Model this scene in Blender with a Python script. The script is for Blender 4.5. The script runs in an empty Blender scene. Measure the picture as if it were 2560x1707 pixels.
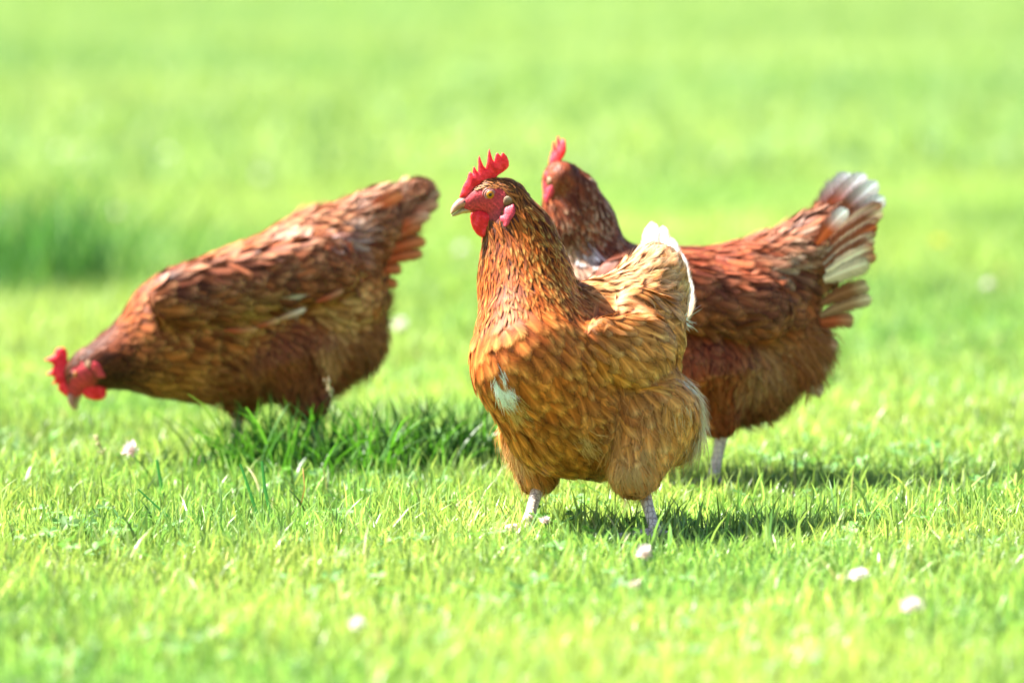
import bpy, math, random
import numpy as np
from mathutils import Vector, Matrix

random.seed(5)
rng = np.random.default_rng(11)
sc = bpy.context.scene

# ---------------------------------------------------------------- camera
W, H = 2560, 1707                     # the photograph's own pixel grid, used to measure things
LENS = 200.0
FPX = W * LENS / 36.0
CAM_H = 0.70
PITCH = math.atan(CAM_H / 6.4) - math.atan((1345 - H / 2) / FPX)
cam_d = bpy.data.cameras.new("camera")
cam = bpy.data.objects.new("camera", cam_d)
sc.collection.objects.link(cam)
cam_d.lens = LENS
cam_d.sensor_width = 36.0
cam_d.clip_end = 600
cam_d.clip_start = 0.05
cam.location = (0, 0, CAM_H)
cam.rotation_euler = (math.pi / 2 - PITCH, 0, 0)
cam_d.dof.use_dof = True
cam_d.dof.focus_distance = 6.50
cam_d.dof.aperture_fstop = 3.4
sc.camera = cam

# ---------------------------------------------------------------- sky, sun, exposure
SUN_EL = math.radians(53)
SUN_AZ = math.atan2(-0.91, 0.38)      # from +Y towards +X
tosun = Vector((math.sin(SUN_AZ) * math.cos(SUN_EL), math.cos(SUN_AZ) * math.cos(SUN_EL), math.sin(SUN_EL)))
world = bpy.data.worlds.new("World")
sc.world = world
world.use_nodes = True
nt = world.node_tree
nt.nodes.clear()
sky = nt.nodes.new("ShaderNodeTexSky")
sky.sky_type = 'NISHITA'
sky.sun_disc = False
sky.sun_elevation = SUN_EL
sky.sun_rotation = SUN_AZ
bg = nt.nodes.new("ShaderNodeBackground")
bg.inputs["Strength"].default_value = 0.05
wo = nt.nodes.new("ShaderNodeOutputWorld")
nt.links.new(sky.outputs[0], bg.inputs[0])
nt.links.new(bg.outputs[0], wo.inputs[0])
sun_d = bpy.data.lights.new("sun", 'SUN')
sun_d.energy = 5.0
sun_d.angle = math.radians(0.55)
sun_d.color = (1.0, 0.95, 0.87)
sun = bpy.data.objects.new("sun", sun_d)
sc.collection.objects.link(sun)
sun.rotation_euler = (-tosun).to_track_quat('-Z', 'Y').to_euler()
sc.view_settings.view_transform = 'Standard'
sc.view_settings.look = 'None'
sc.view_settings.exposure = 2.42
sc.view_settings.gamma = 1.0
sc.render.engine = 'CYCLES'
sc.cycles.use_denoising = True
sc.cycles.max_bounces = 8
sc.cycles.transparent_max_bounces = 24

# ---------------------------------------------------------------- helpers
FW = np.array([0, math.cos(PITCH), -math.sin(PITCH)])
UPV = np.array([0, math.sin(PITCH), math.cos(PITCH)])


def P(px, py, Y):
    """the point at distance Y along the ground axis seen at a photograph pixel"""
    d = np.array([(px - W / 2) / FPX, 0, 0]) - UPV * ((py - H / 2) / FPX) + FW
    t = Y / d[1]
    return np.array([0, 0, CAM_H]) + d * t


def G(px, py):
    """the ground point seen at a photograph pixel"""
    d = np.array([(px - W / 2) / FPX, 0, 0]) - UPV * ((py - H / 2) / FPX) + FW
    return np.array([0, 0, CAM_H]) + d * (CAM_H / -d[2])


def unit(v):
    v = np.asarray(v, float)
    return v / (np.linalg.norm(v, axis=-1, keepdims=True) + 1e-12)


def srgb(r, g, b):
    f = lambda c: ((c / 255 + 0.055) / 1.055) ** 2.4 if c > 10 else c / 255 / 12.92
    return np.array([f(r), f(g), f(b)])


def mesh_from(name, verts, faces, mats, parent=None, attrs=None, smooth=True, mat_idx=None):
    """faces: list of int arrays (n,3) or (n,4); links ONE mesh object; verts are world coordinates"""
    verts = np.asarray(verts, float)
    if parent is not None:
        o = parent
        while o is not None:
            verts = verts - np.array(o.location)
            o = o.parent
    me = bpy.data.meshes.new(name)
    faces = [np.asarray(f, dtype=np.int32) for f in faces if len(f)]
    nl = sum(f.size for f in faces)
    nf = sum(len(f) for f in faces)
    me.vertices.add(len(verts))
    me.vertices.foreach_set("co", verts.astype(np.float32).ravel())
    me.loops.add(nl)
    me.loops.foreach_set("vertex_index", np.concatenate([f.ravel() for f in faces]))
    me.polygons.add(nf)
    sizes = np.concatenate([np.full(len(f), f.shape[1], dtype=np.int32) for f in faces])
    me.polygons.foreach_set("loop_start", np.concatenate([[0], np.cumsum(sizes)[:-1]]).astype(np.int32))
    me.polygons.foreach_set("use_smooth", np.full(nf, smooth))
    if mat_idx is not None:
        me.polygons.foreach_set("material_index", np.asarray(mat_idx, dtype=np.int32))
    me.update(calc_edges=True)
    for k, v in (attrs or {}).items():
        v = np.asarray(v, dtype=np.float32)
        if v.ndim == 2 and v.shape[1] == 4:
            a = me.attributes.new(k, 'FLOAT_COLOR', 'POINT')
            a.data.foreach_set("color", v.ravel())
        else:
            a = me.attributes.new(k, 'FLOAT_VECTOR', 'POINT')
            a.data.foreach_set("vector", v.ravel())
    for m in (mats if isinstance(mats, (list, tuple)) else [mats]):
        me.materials.append(m)
    o = bpy.data.objects.new(name, me)
    sc.collection.objects.link(o)
    if parent is not None:
        o.parent = parent
    return o


def thing(name, label, cat, loc=(0, 0, 0), group=None):
    o = bpy.data.objects.new(name, None)
    sc.collection.objects.link(o)
    o.location = loc
    o.empty_display_size = 0.05
    o["label"] = label
    o["category"] = cat
    if group:
        o["group"] = group
    return o


def tag(o, label=None, cat=None, group=None, kind=None):
    for k, v in (("label", label), ("category", cat), ("group", group), ("kind", kind)):
        if v:
            o[k] = v
    return o


class Geo:
    """collects pieces that become one mesh"""
    def __init__(s):
        s.v, s.f3, s.f4, s.a, s.n = [], [], [], {}, 0

    def add(s, v, f3=None, f4=None, **attrs):
        v = np.asarray(v, float)
        s.v.append(v)
        if f3 is not None and len(f3):
            s.f3.append(np.asarray(f3) + s.n)
        if f4 is not None and len(f4):
            s.f4.append(np.asarray(f4) + s.n)
        for k, a in attrs.items():
            a = np.asarray(a, float)
            if a.ndim == 1:
                a = np.tile(a, (len(v), 1))
            if k.endswith("col") and a.shape[1] == 3:
                a = np.hstack([a, np.ones((len(a), 1))])
            s.a.setdefault(k, []).append(a)
        s.n += len(v)

    def build(s, name, mats, parent=None, smooth=True):
        faces = []
        if s.f4:
            faces.append(np.vstack(s.f4))
        if s.f3:
            faces.append(np.vstack(s.f3))
        return mesh_from(name, np.vstack(s.v), faces, mats, parent, {k: np.vstack(a) for k, a in s.a.items()}, smooth)


def tube(path, radii, n=10, caps=True):
    path = np.asarray(path, float)
    radii = np.broadcast_to(radii, (len(path),))
    tan = np.gradient(path, axis=0)
    tan = unit(tan)
    ref = np.array([0.3, 0.9, 0.2])
    s1 = unit(np.cross(tan, ref))
    s2 = np.cross(tan, s1)
    ang = np.linspace(0, 2 * np.pi, n, endpoint=False)
    v = path[:, None] + radii[:, None, None] * (np.cos(ang)[None, :, None] * s1[:, None] + np.sin(ang)[None, :, None] * s2[:, None])
    v = v.reshape(-1, 3)
    q = []
    for i in range(len(path) - 1):
        for j in range(n):
            q.append((i * n + j, i * n + (j + 1) % n, (i + 1) * n + (j + 1) % n, (i + 1) * n + j))
    t = []
    if caps:
        m = len(v)
        v = np.vstack([v, path[0], path[-1]])
        for j in range(n):
            t.append((m, (j + 1) % n, j))
            t.append((m + 1, (len(path) - 1) * n + j, (len(path) - 1) * n + (j + 1) % n))
    return v, t, q


# ---------------------------------------------------------------- surface nets
def surface_nets(F, origin, h):
    ins = F < 0
    c = np.zeros(tuple(np.array(F.shape) - 1), np.int8)
    offs = [(i, j, k) for i in (0, 1) for j in (0, 1) for k in (0, 1)]
    for (i, j, k) in offs:
        c += ins[i:F.shape[0] - 1 + i, j:F.shape[1] - 1 + j, k:F.shape[2] - 1 + k]
    act = (c > 0) & (c < 8)
    idx = np.argwhere(act)
    vid = np.full(act.shape, -1, np.int64)
    vid[act] = np.arange(len(idx))
    vals = np.stack([F[idx[:, 0] + o[0], idx[:, 1] + o[1], idx[:, 2] + o[2]] for o in offs], 1)
    acc = np.zeros((len(idx), 3))
    cnt = np.zeros(len(idx))
    for a in range(8):
        for b in range(a + 1, 8):
            d = np.abs(np.array(offs[a]) - np.array(offs[b])).sum()
            if d != 1:
                continue
            m = (vals[:, a] < 0) != (vals[:, b] < 0)
            t = vals[:, a] / (vals[:, a] - vals[:, b] + 1e-12)
            p = np.array(offs[a])[None] + t[:, None] * (np.array(offs[b]) - np.array(offs[a]))[None]
            acc[m] += p[m]
            cnt[m] += 1
    verts = origin + h * (idx + acc / cnt[:, None])
    quads = []
    for ax in range(3):
        o1, o2 = [(1, 2), (2, 0), (0, 1)][ax]
        sl_a = [slice(None)] * 3
        sl_b = [slice(None)] * 3
        sl_a[ax] = slice(0, F.shape[ax] - 1)
        sl_b[ax] = slice(1, F.shape[ax])
        A, B = ins[tuple(sl_a)], ins[tuple(sl_b)]
        e = np.argwhere(A != B)
        ok = (e[:, o1] > 0) & (e[:, o2] > 0) & (e[:, o1] < F.shape[o1] - 1) & (e[:, o2] < F.shape[o2] - 1)
        e = e[ok]
        flip = A[e[:, 0], e[:, 1], e[:, 2]]
        def cell(d1, d2):
            x = e.copy()
            x[:, o1] += d1
            x[:, o2] += d2
            return vid[x[:, 0], x[:, 1], x[:, 2]]
        q = np.stack([cell(-1, -1), cell(0, -1), cell(0, 0), cell(-1, 0)], 1)
        q[~flip] = q[~flip][:, ::-1]
        quads.append(q)
    return verts, np.vstack(quads)


def poly_sdf(pts, poly):
    """signed distance (positive inside) of 2D points to a closed polygon"""
    poly = np.asarray(poly, float)
    d = np.full(len(pts), 1e9)
    inside = np.zeros(len(pts), bool)
    for i in range(len(poly)):
        a, b = poly[i], poly[(i + 1) % len(poly)]
        ab = b - a
        t = np.clip(((pts - a) @ ab) / (ab @ ab + 1e-12), 0, 1)
        d = np.minimum(d, np.linalg.norm(pts - a - t[:, None] * ab, axis=1))
        cond = (a[1] > pts[:, 1]) != (b[1] > pts[:, 1])
        xi = a[0] + (pts[:, 1] - a[1]) / (b[1] - a[1] + 1e-12) * (b[0] - a[0])
        inside ^= cond & (pts[:, 0] < xi)
    return np.where(inside, d, -d)


def smooth_poly(poly, it=1):
    p = np.asarray(poly, float)
    for _ in range(it):
        q = np.roll(p, -1, 0)
        p = np.stack([0.75 * p + 0.25 * q, 0.25 * p + 0.75 * q], 1).reshape(-1, 2)
    return p


def inflate(poly, T, R, h, it=1):
    """a puffed slab: 2D outline (a, c) given rounded thickness; returns verts (a, lateral, c) and quads"""
    poly = smooth_poly(poly, it)
    lo = poly.min(0) - 3 * h
    hi = poly.max(0) + 3 * h
    xs = np.arange(lo[0], hi[0], h)
    zs = np.arange(lo[1], hi[1], h)
    ys = np.arange(-T - 2.6 * h, T + 2.6 * h, h)
    gx, gz = np.meshgrid(xs, zs, indexing='ij')
    d = poly_sdf(np.stack([gx.ravel(), gz.ravel()], 1), poly).reshape(gx.shape)
    u = np.clip(d / R, 0, 1)
    t = T * np.sqrt(np.clip(1 - (1 - u) ** 2, 0, 1))
    side = np.abs(ys)[None, :, None] - t[:, None, :]
    F = np.maximum(side, -d[:, None, :])
    F = np.where(d[:, None, :] > 0, side, np.maximum(side, -d[:, None, :]))
    return surface_nets(F, np.array([xs[0], ys[0], zs[0]]), h)


# ---------------------------------------------------------------- materials
def new_mat(name):
    m = bpy.data.materials.new(name)
    m.use_nodes = True
    n = m.node_tree
    n.nodes.clear()
    out = n.nodes.new("ShaderNodeOutputMaterial")
    return m, n, out


def N(n, t, **kw):
    x = n.nodes.new(t)
    for k, v in kw.items():
        if hasattr(x, k):
            setattr(x, k, v)
        else:
            x.inputs[k.replace("_", " ")].default_value = v
    return x


def feather_material():
    m, n, out = new_mat("feathers")
    L = n.links.new
    col = N(n, "ShaderNodeAttribute", attribute_name="fcol")
    uv = N(n, "ShaderNodeAttribute", attribute_name="fuv")
    sep = N(n, "ShaderNodeSeparateXYZ")
    L(uv.outputs["Vector"], sep.inputs[0])
    # barbs: fine slanted stripes running from the shaft outwards and towards the tip
    ab = N(n, "ShaderNodeMath", operation='ABSOLUTE'); L(sep.outputs[0], ab.inputs[0])
    m1 = N(n, "ShaderNodeMath", operation='MULTIPLY_ADD')
    L(ab.outputs[0], m1.inputs[0]); m1.inputs[1].default_value = -0.45; L(sep.outputs[1], m1.inputs[2])
    comb = N(n, "ShaderNodeCombineXYZ")
    s1 = N(n, "ShaderNodeMath", operation='MULTIPLY'); L(m1.outputs[0], s1.inputs[0]); s1.inputs[1].default_value = 26
    s2 = N(n, "ShaderNodeMath", operation='MULTIPLY'); L(sep.outputs[0], s2.inputs[0]); s2.inputs[1].default_value = 0.7
    s3 = N(n, "ShaderNodeMath", operation='MULTIPLY'); L(sep.outputs[2], s3.inputs[0]); s3.inputs[1].default_value = 90
    L(s1.outputs[0], comb.inputs[0]); L(s2.outputs[0], comb.inputs[1]); L(s3.outputs[0], comb.inputs[2])
    nz = N(n, "ShaderNodeTexNoise"); nz.inputs["Scale"].default_value = 1.0; nz.inputs["Detail"].default_value = 2
    L(comb.outputs[0], nz.inputs["Vector"])
    mr = N(n, "ShaderNodeMapRange"); L(nz.outputs["Fac"], mr.inputs[0])
    mr.inputs[1].default_value = 0.3; mr.inputs[2].default_value = 0.7; mr.inputs[3].default_value = 0.72; mr.inputs[4].default_value = 1.22
    mul = N(n, "ShaderNodeMix", data_type='RGBA', blend_type='MULTIPLY'); mul.inputs[0].default_value = 1
    L(col.outputs["Color"], mul.inputs[6]); L(mr.outputs[0], mul.inputs[7])
    # pale shaft
    sh = N(n, "ShaderNodeMapRange"); L(ab.outputs[0], sh.inputs[0])
    sh.inputs[1].default_value = 0.04; sh.inputs[2].default_value = 0.22; sh.inputs[3].default_value = 0.7; sh.inputs[4].default_value = 0.0
    pale = N(n, "ShaderNodeMix", data_type='RGBA', blend_type='MIX')
    L(sh.outputs[0], pale.inputs[0]); L(mul.outputs[2], pale.inputs[6])
    lift = N(n, "ShaderNodeMix", data_type='RGBA', blend_type='MULTIPLY'); lift.inputs[0].default_value = 1
    L(col.outputs["Color"], lift.inputs[6]); lift.inputs[7].default_value = (1.7, 1.9, 2.1, 1)
    L(lift.outputs[2], pale.inputs[7])
    lc = N(n, "ShaderNodeMapRange"); L(ab.outputs[0], lc.inputs[0])  # edges darkened like lacing, painting in the shade between overlapping feathers
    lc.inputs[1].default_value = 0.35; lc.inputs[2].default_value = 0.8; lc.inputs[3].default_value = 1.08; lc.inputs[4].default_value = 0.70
    edge_shade = N(n, "ShaderNodeMix", data_type='RGBA', blend_type='MULTIPLY'); edge_shade.inputs[0].default_value = 1
    L(pale.outputs[2], edge_shade.inputs[6]); L(lc.outputs[0], edge_shade.inputs[7])
    pale = edge_shade
    bsdf = N(n, "ShaderNodeBsdfPrincipled")
    bsdf.inputs["Roughness"].default_value = 0.5
    bsdf.inputs["Specular IOR Level"].default_value = 0.13
    bsdf.inputs["Sheen Weight"].default_value = 0.0
    bsdf.inputs["Sheen Roughness"].default_value = 0.4
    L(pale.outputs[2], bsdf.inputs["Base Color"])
    bump = N(n, "ShaderNodeBump"); bump.inputs["Strength"].default_value = 0.35; bump.inputs["Distance"].default_value = 0.0006
    L(nz.outputs["Fac"], bump.inputs["Height"])
    fn = N(n, "ShaderNodeAttribute", attribute_name="fn")
    nm = N(n, "ShaderNodeMix", data_type='VECTOR'); nm.inputs[0].default_value = 0.42
    L(bump.outputs[0], nm.inputs[4]); L(fn.outputs["Vector"], nm.inputs[5])
    nn_ = N(n, "ShaderNodeVectorMath", operation='NORMALIZE'); L(nm.outputs[1], nn_.inputs[0])
    L(nn_.outputs[0], bsdf.inputs["Normal"])
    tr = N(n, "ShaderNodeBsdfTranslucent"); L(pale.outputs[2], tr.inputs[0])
    mx = N(n, "ShaderNodeMixShader"); mx.inputs[0].default_value = 0.13
    L(bsdf.outputs[0], mx.inputs[1]); L(tr.outputs[0], mx.inputs[2])
    # frayed edge and tip
    sg = N(n, "ShaderNodeMath", operation='SIGN'); L(sep.outputs[0], sg.inputs[0])
    fz = N(n, "ShaderNodeCombineXYZ")
    f1 = N(n, "ShaderNodeMath", operation='MULTIPLY'); L(m1.outputs[0], f1.inputs[0]); f1.inputs[1].default_value = 17
    f2 = N(n, "ShaderNodeMath", operation='MULTIPLY'); L(sg.outputs[0], f2.inputs[0]); f2.inputs[1].default_value = 5
    L(f1.outputs[0], fz.inputs[0]); L(f2.outputs[0], fz.inputs[1]); L(s3.outputs[0], fz.inputs[2])
    n3 = N(n, "ShaderNodeTexNoise"); n3.inputs["Scale"].default_value = 1.0; n3.inputs["Detail"].default_value = 1
    L(fz.outputs[0], n3.inputs["Vector"])
    e1 = N(n, "ShaderNodeMath", operation='MULTIPLY_ADD'); L(n3.outputs["Fac"], e1.inputs[0]); e1.inputs[1].default_value = 0.75; L(ab.outputs[0], e1.inputs[2])
    ea = N(n, "ShaderNodeMapRange", interpolation_type='SMOOTHSTEP'); L(e1.outputs[0], ea.inputs[0])
    ea.inputs[1].default_value = 0.95; ea.inputs[2].default_value = 1.38; ea.inputs[3].default_value = 1; ea.inputs[4].default_value = 0
    t1 = N(n, "ShaderNodeMath", operation='MULTIPLY_ADD'); L(n3.outputs["Fac"], t1.inputs[0]); t1.inputs[1].default_value = 0.35; L(col.outputs["Alpha"], t1.inputs[2])
    ta = N(n, "ShaderNodeMapRange", interpolation_type='SMOOTHSTEP'); L(t1.outputs[0], ta.inputs[0])
    ta.inputs[1].default_value = 0.88; ta.inputs[2].default_value = 1.2; ta.inputs[3].default_value = 1; ta.inputs[4].default_value = 0
    al = N(n, "ShaderNodeMath", operation='MULTIPLY'); L(ea.outputs[0], al.inputs[0]); L(ta.outputs[0], al.inputs[1])
    tp = N(n, "ShaderNodeBsdfTransparent")
    mz = N(n, "ShaderNodeMixShader"); L(al.outputs[0], mz.inputs[0]); L(tp.outputs[0], mz.inputs[1]); L(mx.outputs[0], mz.inputs[2])
    L(mz.outputs[0], out.inputs[0])
    return m


def attr_material(name, attr, rough=0.6, spec=0.4, bump=0.4, bscale=900, sss=0.0, mottle=0.25):
    m, n, out = new_mat(name)
    L = n.links.new
    col = N(n, "ShaderNodeAttribute", attribute_name=attr)
    tc = N(n, "ShaderNodeTexCoord")
    nz = N(n, "ShaderNodeTexNoise"); nz.inputs["Scale"].default_value = bscale; nz.inputs["Detail"].default_value = 3
    L(tc.outputs["Object"], nz.inputs["Vector"])
    mr = N(n, "ShaderNodeMapRange"); L(nz.outputs["Fac"], mr.inputs[0])
    mr.inputs[1].default_value = 0.3; mr.inputs[2].default_value = 0.7; mr.inputs[3].default_value = 1 - mottle; mr.inputs[4].default_value = 1 + mottle
    mul = N(n, "ShaderNodeMix", data_type='RGBA', blend_type='MULTIPLY'); mul.inputs[0].default_value = 1
    L(col.outputs["Color"], mul.inputs[6]); L(mr.outputs[0], mul.inputs[7])
    b = N(n, "ShaderNodeBsdfPrincipled"); b.inputs["Roughness"].default_value = rough; b.inputs["Specular IOR Level"].default_value = spec
    L(mul.outputs[2], b.inputs["Base Color"])
    if sss:
        b.inputs["Subsurface Weight"].default_value = sss
        b.inputs["Subsurface Radius"].default_value = (1.0, 0.25, 0.15)
        b.inputs["Subsurface Scale"].default_value = 0.004
    bp = N(n, "ShaderNodeBump"); bp.inputs["Strength"].default_value = bump; bp.inputs["Distance"].default_value = 0.001
    L(nz.outputs["Fac"], bp.inputs["Height"]); L(bp.outputs[0], b.inputs["Normal"])
    L(b.outputs[0], out.inputs[0])
    return m


def plain_material(name, color, rough=0.5, spec=0.5, noise=0.0, nscale=400, coat=0.0):
    m, n, out = new_mat(name)
    L = n.links.new
    b = N(n, "ShaderNodeBsdfPrincipled"); b.inputs["Roughness"].default_value = rough; b.inputs["Specular IOR Level"].default_value = spec
    b.inputs["Coat Weight"].default_value = coat
    tc = N(n, "ShaderNodeTexCoord")
    nz = N(n, "ShaderNodeTexNoise"); nz.inputs["Scale"].default_value = nscale; nz.inputs["Detail"].default_value = 3
    L(tc.outputs["Object"], nz.inputs["Vector"])
    rp = N(n, "ShaderNodeValToRGB")
    c = np.array(color)
    rp.color_ramp.elements[0].position = 0.3; rp.color_ramp.elements[1].position = 0.7
    rp.color_ramp.elements[0].color = (*(c * (1 - noise)), 1)
    rp.color_ramp.elements[1].color = (*np.clip(c * (1 + noise), 0, 1), 1)
    L(nz.outputs["Fac"], rp.inputs[0]); L(rp.outputs[0], b.inputs["Base Color"]); L(b.outputs[0], out.inputs[0])
    return m


def grass_material(name, transl=0.4, rough=0.42, spec=0.5):
    m, n, out = new_mat(name)
    L = n.links.new
    col = N(n, "ShaderNodeAttribute", attribute_name="gcol")
    b = N(n, "ShaderNodeBsdfPrincipled"); b.inputs["Roughness"].default_value = rough; b.inputs["Specular IOR Level"].default_value = spec
    L(col.outputs["Color"], b.inputs["Base Color"])
    tr = N(n, "ShaderNodeBsdfTranslucent")
    tcm = N(n, "ShaderNodeMix", data_type='RGBA', blend_type='MULTIPLY'); tcm.inputs[0].default_value = 1
    tcm.inputs[7].default_value = (1.1, 1.1, 0.7, 1)
    L(col.outputs["Color"], tcm.inputs[6]); L(tcm.outputs[2], tr.inputs[0])
    mx = N(n, "ShaderNodeMixShader"); mx.inputs[0].default_value = transl
    L(b.outputs[0], mx.inputs[1]); L(tr.outputs[0], mx.inputs[2]); L(mx.outputs[0], out.inputs[0])
    return m


def leg_material():
    m, n, out = new_mat("scaly_leg")
    L = n.links.new
    tc = N(n, "ShaderNodeTexCoord")
    mp = N(n, "ShaderNodeMapping"); mp.inputs["Scale"].default_value = (190, 190, 150)
    L(tc.outputs["Object"], mp.inputs[0])
    v = N(n, "ShaderNodeTexVoronoi", feature='DISTANCE_TO_EDGE'); v.inputs["Scale"].default_value = 1.0; v.inputs["Randomness"].default_value = 0.55
    L(mp.outputs[0], v.inputs["Vector"])
    rp = N(n, "ShaderNodeValToRGB")
    rp.color_ramp.elements[0].position = 0.02; rp.color_ramp.elements[0].color = (0.34, 0.22, 0.17, 1)
    rp.color_ramp.elements[1].position = 0.16; rp.color_ramp.elements[1].color = (0.76, 0.61, 0.51, 1)
    L(v.outputs["Distance"], rp.inputs[0])
    b = N(n, "ShaderNodeBsdfPrincipled"); b.inputs["Roughness"].default_value = 0.45
    L(rp.outputs[0], b.inputs["Base Color"])
    bp = N(n, "ShaderNodeBump"); bp.inputs["Strength"].default_value = 0.7; bp.inputs["Distance"].default_value = 0.001
    L(v.outputs["Distance"], bp.inputs["Height"]); L(bp.outputs[0], b.inputs["Normal"])
    L(b.outputs[0], out.inputs[0])
    return m


def ground_material():
    m, n, out = new_mat("lawn_soil")
    L = n.links.new
    tc = N(n, "ShaderNodeTexCoord")
    n1 = N(n, "ShaderNodeTexNoise"); n1.inputs["Scale"].default_value = 55; n1.inputs["Detail"].default_value = 5
    n2 = N(n, "ShaderNodeTexNoise"); n2.inputs["Scale"].default_value = 0.7; n2.inputs["Detail"].default_value = 4
    L(tc.outputs["Object"], n1.inputs["Vector"]); L(tc.outputs["Object"], n2.inputs["Vector"])
    r1 = N(n, "ShaderNodeValToRGB")
    r1.color_ramp.elements[0].position = 0.35; r1.color_ramp.elements[0].color = (0.10, 0.165, 0.03, 1)
    r1.color_ramp.elements[1].position = 0.65; r1.color_ramp.elements[1].color = (0.19, 0.27, 0.05, 1)
    L(n1.outputs["Fac"], r1.inputs[0])
    r2 = N(n, "ShaderNodeValToRGB")
    r2.color_ramp.elements[0].position = 0.35; r2.color_ramp.elements[0].color = (0.75, 0.95, 0.8, 1)
    r2.color_ramp.elements[1].position = 0.65; r2.color_ramp.elements[1].color = (1.2, 1.08, 1.0, 1)
    L(n2.outputs["Fac"], r2.inputs[0])
    mu = N(n, "ShaderNodeMix", data_type='RGBA', blend_type='MULTIPLY'); mu.inputs[0].default_value = 1
    L(r1.outputs[0], mu.inputs[6]); L(r2.outputs[0], mu.inputs[7])
    b = N(n, "ShaderNodeBsdfPrincipled"); b.inputs["Roughness"].default_value = 0.9; b.inputs["Specular IOR Level"].default_value = 0.2
    L(mu.outputs[2], b.inputs["Base Color"]); L(b.outputs[0], out.inputs[0])
    return m


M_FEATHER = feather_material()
M_SKIN = attr_material("hen_skin", "scol", rough=0.6, spec=0.3, bump=0.6, bscale=420, mottle=0.3)
M_COMB = attr_material("comb_flesh", "scol", rough=0.5, spec=0.25, bump=0.6, bscale=650, sss=0.35, mottle=0.14)
M_BEAK = attr_material("beak_horn", "scol", rough=0.35, spec=0.5, bump=0.1, bscale=260, mottle=0.18)
M_LEG = leg_material()
M_CLAW = plain_material("claw_horn", (0.45, 0.33, 0.22), 0.4, 0.5, 0.2, 300)
M_IRIS = plain_material("iris", (0.50, 0.16, 0.004), 0.3, 0.3, 0.25, 900)
M_PUPIL = plain_material("pupil", (0.004, 0.004, 0.004), 0.1, 0.5)
M_LID = plain_material("eyelid", (0.40, 0.16, 0.15), 0.5, 0.4, 0.25, 700)
M_GRASS = grass_material("grass_blade", 0.46)
M_GRASS_FAR = grass_material("distant_grass_blade", 0.4, 0.65, 0.3)
M_CLOVER = grass_material("clover_leaf", 0.3, 0.6, 0.25)
M_PETAL = attr_material("clover_petal", "gcol", rough=0.6, spec=0.2, bump=0.1, bscale=900, mottle=0.06)
M_GROUND = ground_material()

# ---------------------------------------------------------------- ground
gv = [(-160, -60, 0), (160, -60, 0), (160, 320, 0), (-160, 320, 0)]
ground = mesh_from("ground", gv, [np.array([[0, 1, 2, 3]])], M_GROUND, smooth=False)
tag(ground, "sunlit lawn soil under the grass", "ground", kind="structure")


# ---------------------------------------------------------------- lawn
def fbm(x, y, s, seed):
    """cheap smooth noise in about -1..1"""
    r = np.random.default_rng(seed)
    out = np.zeros_like(x)
    amp = 1.0
    tot = 0
    for o in range(3):
        for _ in range(5):
            a = r.uniform(0, 2 * np.pi)
            k = 2 * np.pi / s * r.uniform(0.6, 1.5) * 2 ** o
            out += amp * np.sin((x * np.cos(a) + y * np.sin(a)) * k + r.uniform(0, 6.28))
        tot += amp * 2.2
        amp *= 0.55
    return out / tot


def blades(g, x, y, h, w, lean, col, z0=0.0, rows=3, tipcol=None, bend=None, az=None, face=None):
    n = len(x)
    az = rng.uniform(0, 2 * np.pi, n) if az is None else az
    face = rng.uniform(0, 2 * np.pi, n) if face is None else face
    side = np.stack([np.cos(face), np.sin(face), np.zeros(n)], 1)
    ld = np.stack([np.cos(az), np.sin(az), np.zeros(n)], 1)
    base = np.stack([x, y, np.full(n, z0) if np.isscalar(z0) else z0], 1)
    V, C = [], []
    for r in range(rows):
        t = r / rows
        c = base + ld * (h * lean * (0.35 * t + 0.65 * t * t))[:, None] + np.array([0, 0, 1.0]) * (h * t * np.sqrt(np.clip(1 - 0.5 * (lean * t) ** 2, 0.1, 1)))[:, None]
        ww = w * (1.0 - 0.55 * t ** 1.6) * 0.5
        V += [c - side * ww[:, None], c + side * ww[:, None]]
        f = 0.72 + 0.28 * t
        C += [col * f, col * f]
    tip = base + ld * (h * lean)[:, None] + np.array([0, 0, 1.0]) * (h * np.sqrt(np.clip(1 - 0.5 * lean ** 2, 0.1, 1)))[:, None]
    V.append(tip)
    C.append(col if tipcol is None else tipcol)
    m = 2 * rows + 1
    V = np.stack(V, 1).reshape(-1, 3)
    C = np.stack(C, 1).reshape(-1, 3)
    b = (np.arange(n) * m)[:, None]
    q = np.concatenate([b + np.array([[2 * r, 2 * r + 1, 2 * r + 3, 2 * r + 2]]) for r in range(rows - 1)])
    t = b + np.array([[2 * rows - 2, 2 * rows - 1, 2 * rows]])
    g.add(V, t, q, gcol=C)


GA = np.array([0.345, 0.44, 0.115])     # yellow green
GB = np.array([0.14, 0.285, 0.07])     # mid green
GC = np.array([0.58, 0.52, 0.28])       # straw


def lawn_colour(x, y, n, far=0.0):
    f = np.clip(0.5 + (0.55 - .25 * far) * fbm(x, y, 0.9 + 4.0 * far, 3) + rng.normal(0, 0.27, n), 0, 1)[:, None]
    c = GA * f + GB * (1 - f)
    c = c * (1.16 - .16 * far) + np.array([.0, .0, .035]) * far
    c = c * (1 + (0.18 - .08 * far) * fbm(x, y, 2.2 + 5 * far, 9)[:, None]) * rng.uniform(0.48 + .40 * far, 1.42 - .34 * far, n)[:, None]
    s = rng.random(n) < 0.015 * (1 - far)
    c[s] = GC * rng.uniform(0.7, 1.1, s.sum())[:, None]
    return c


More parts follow.
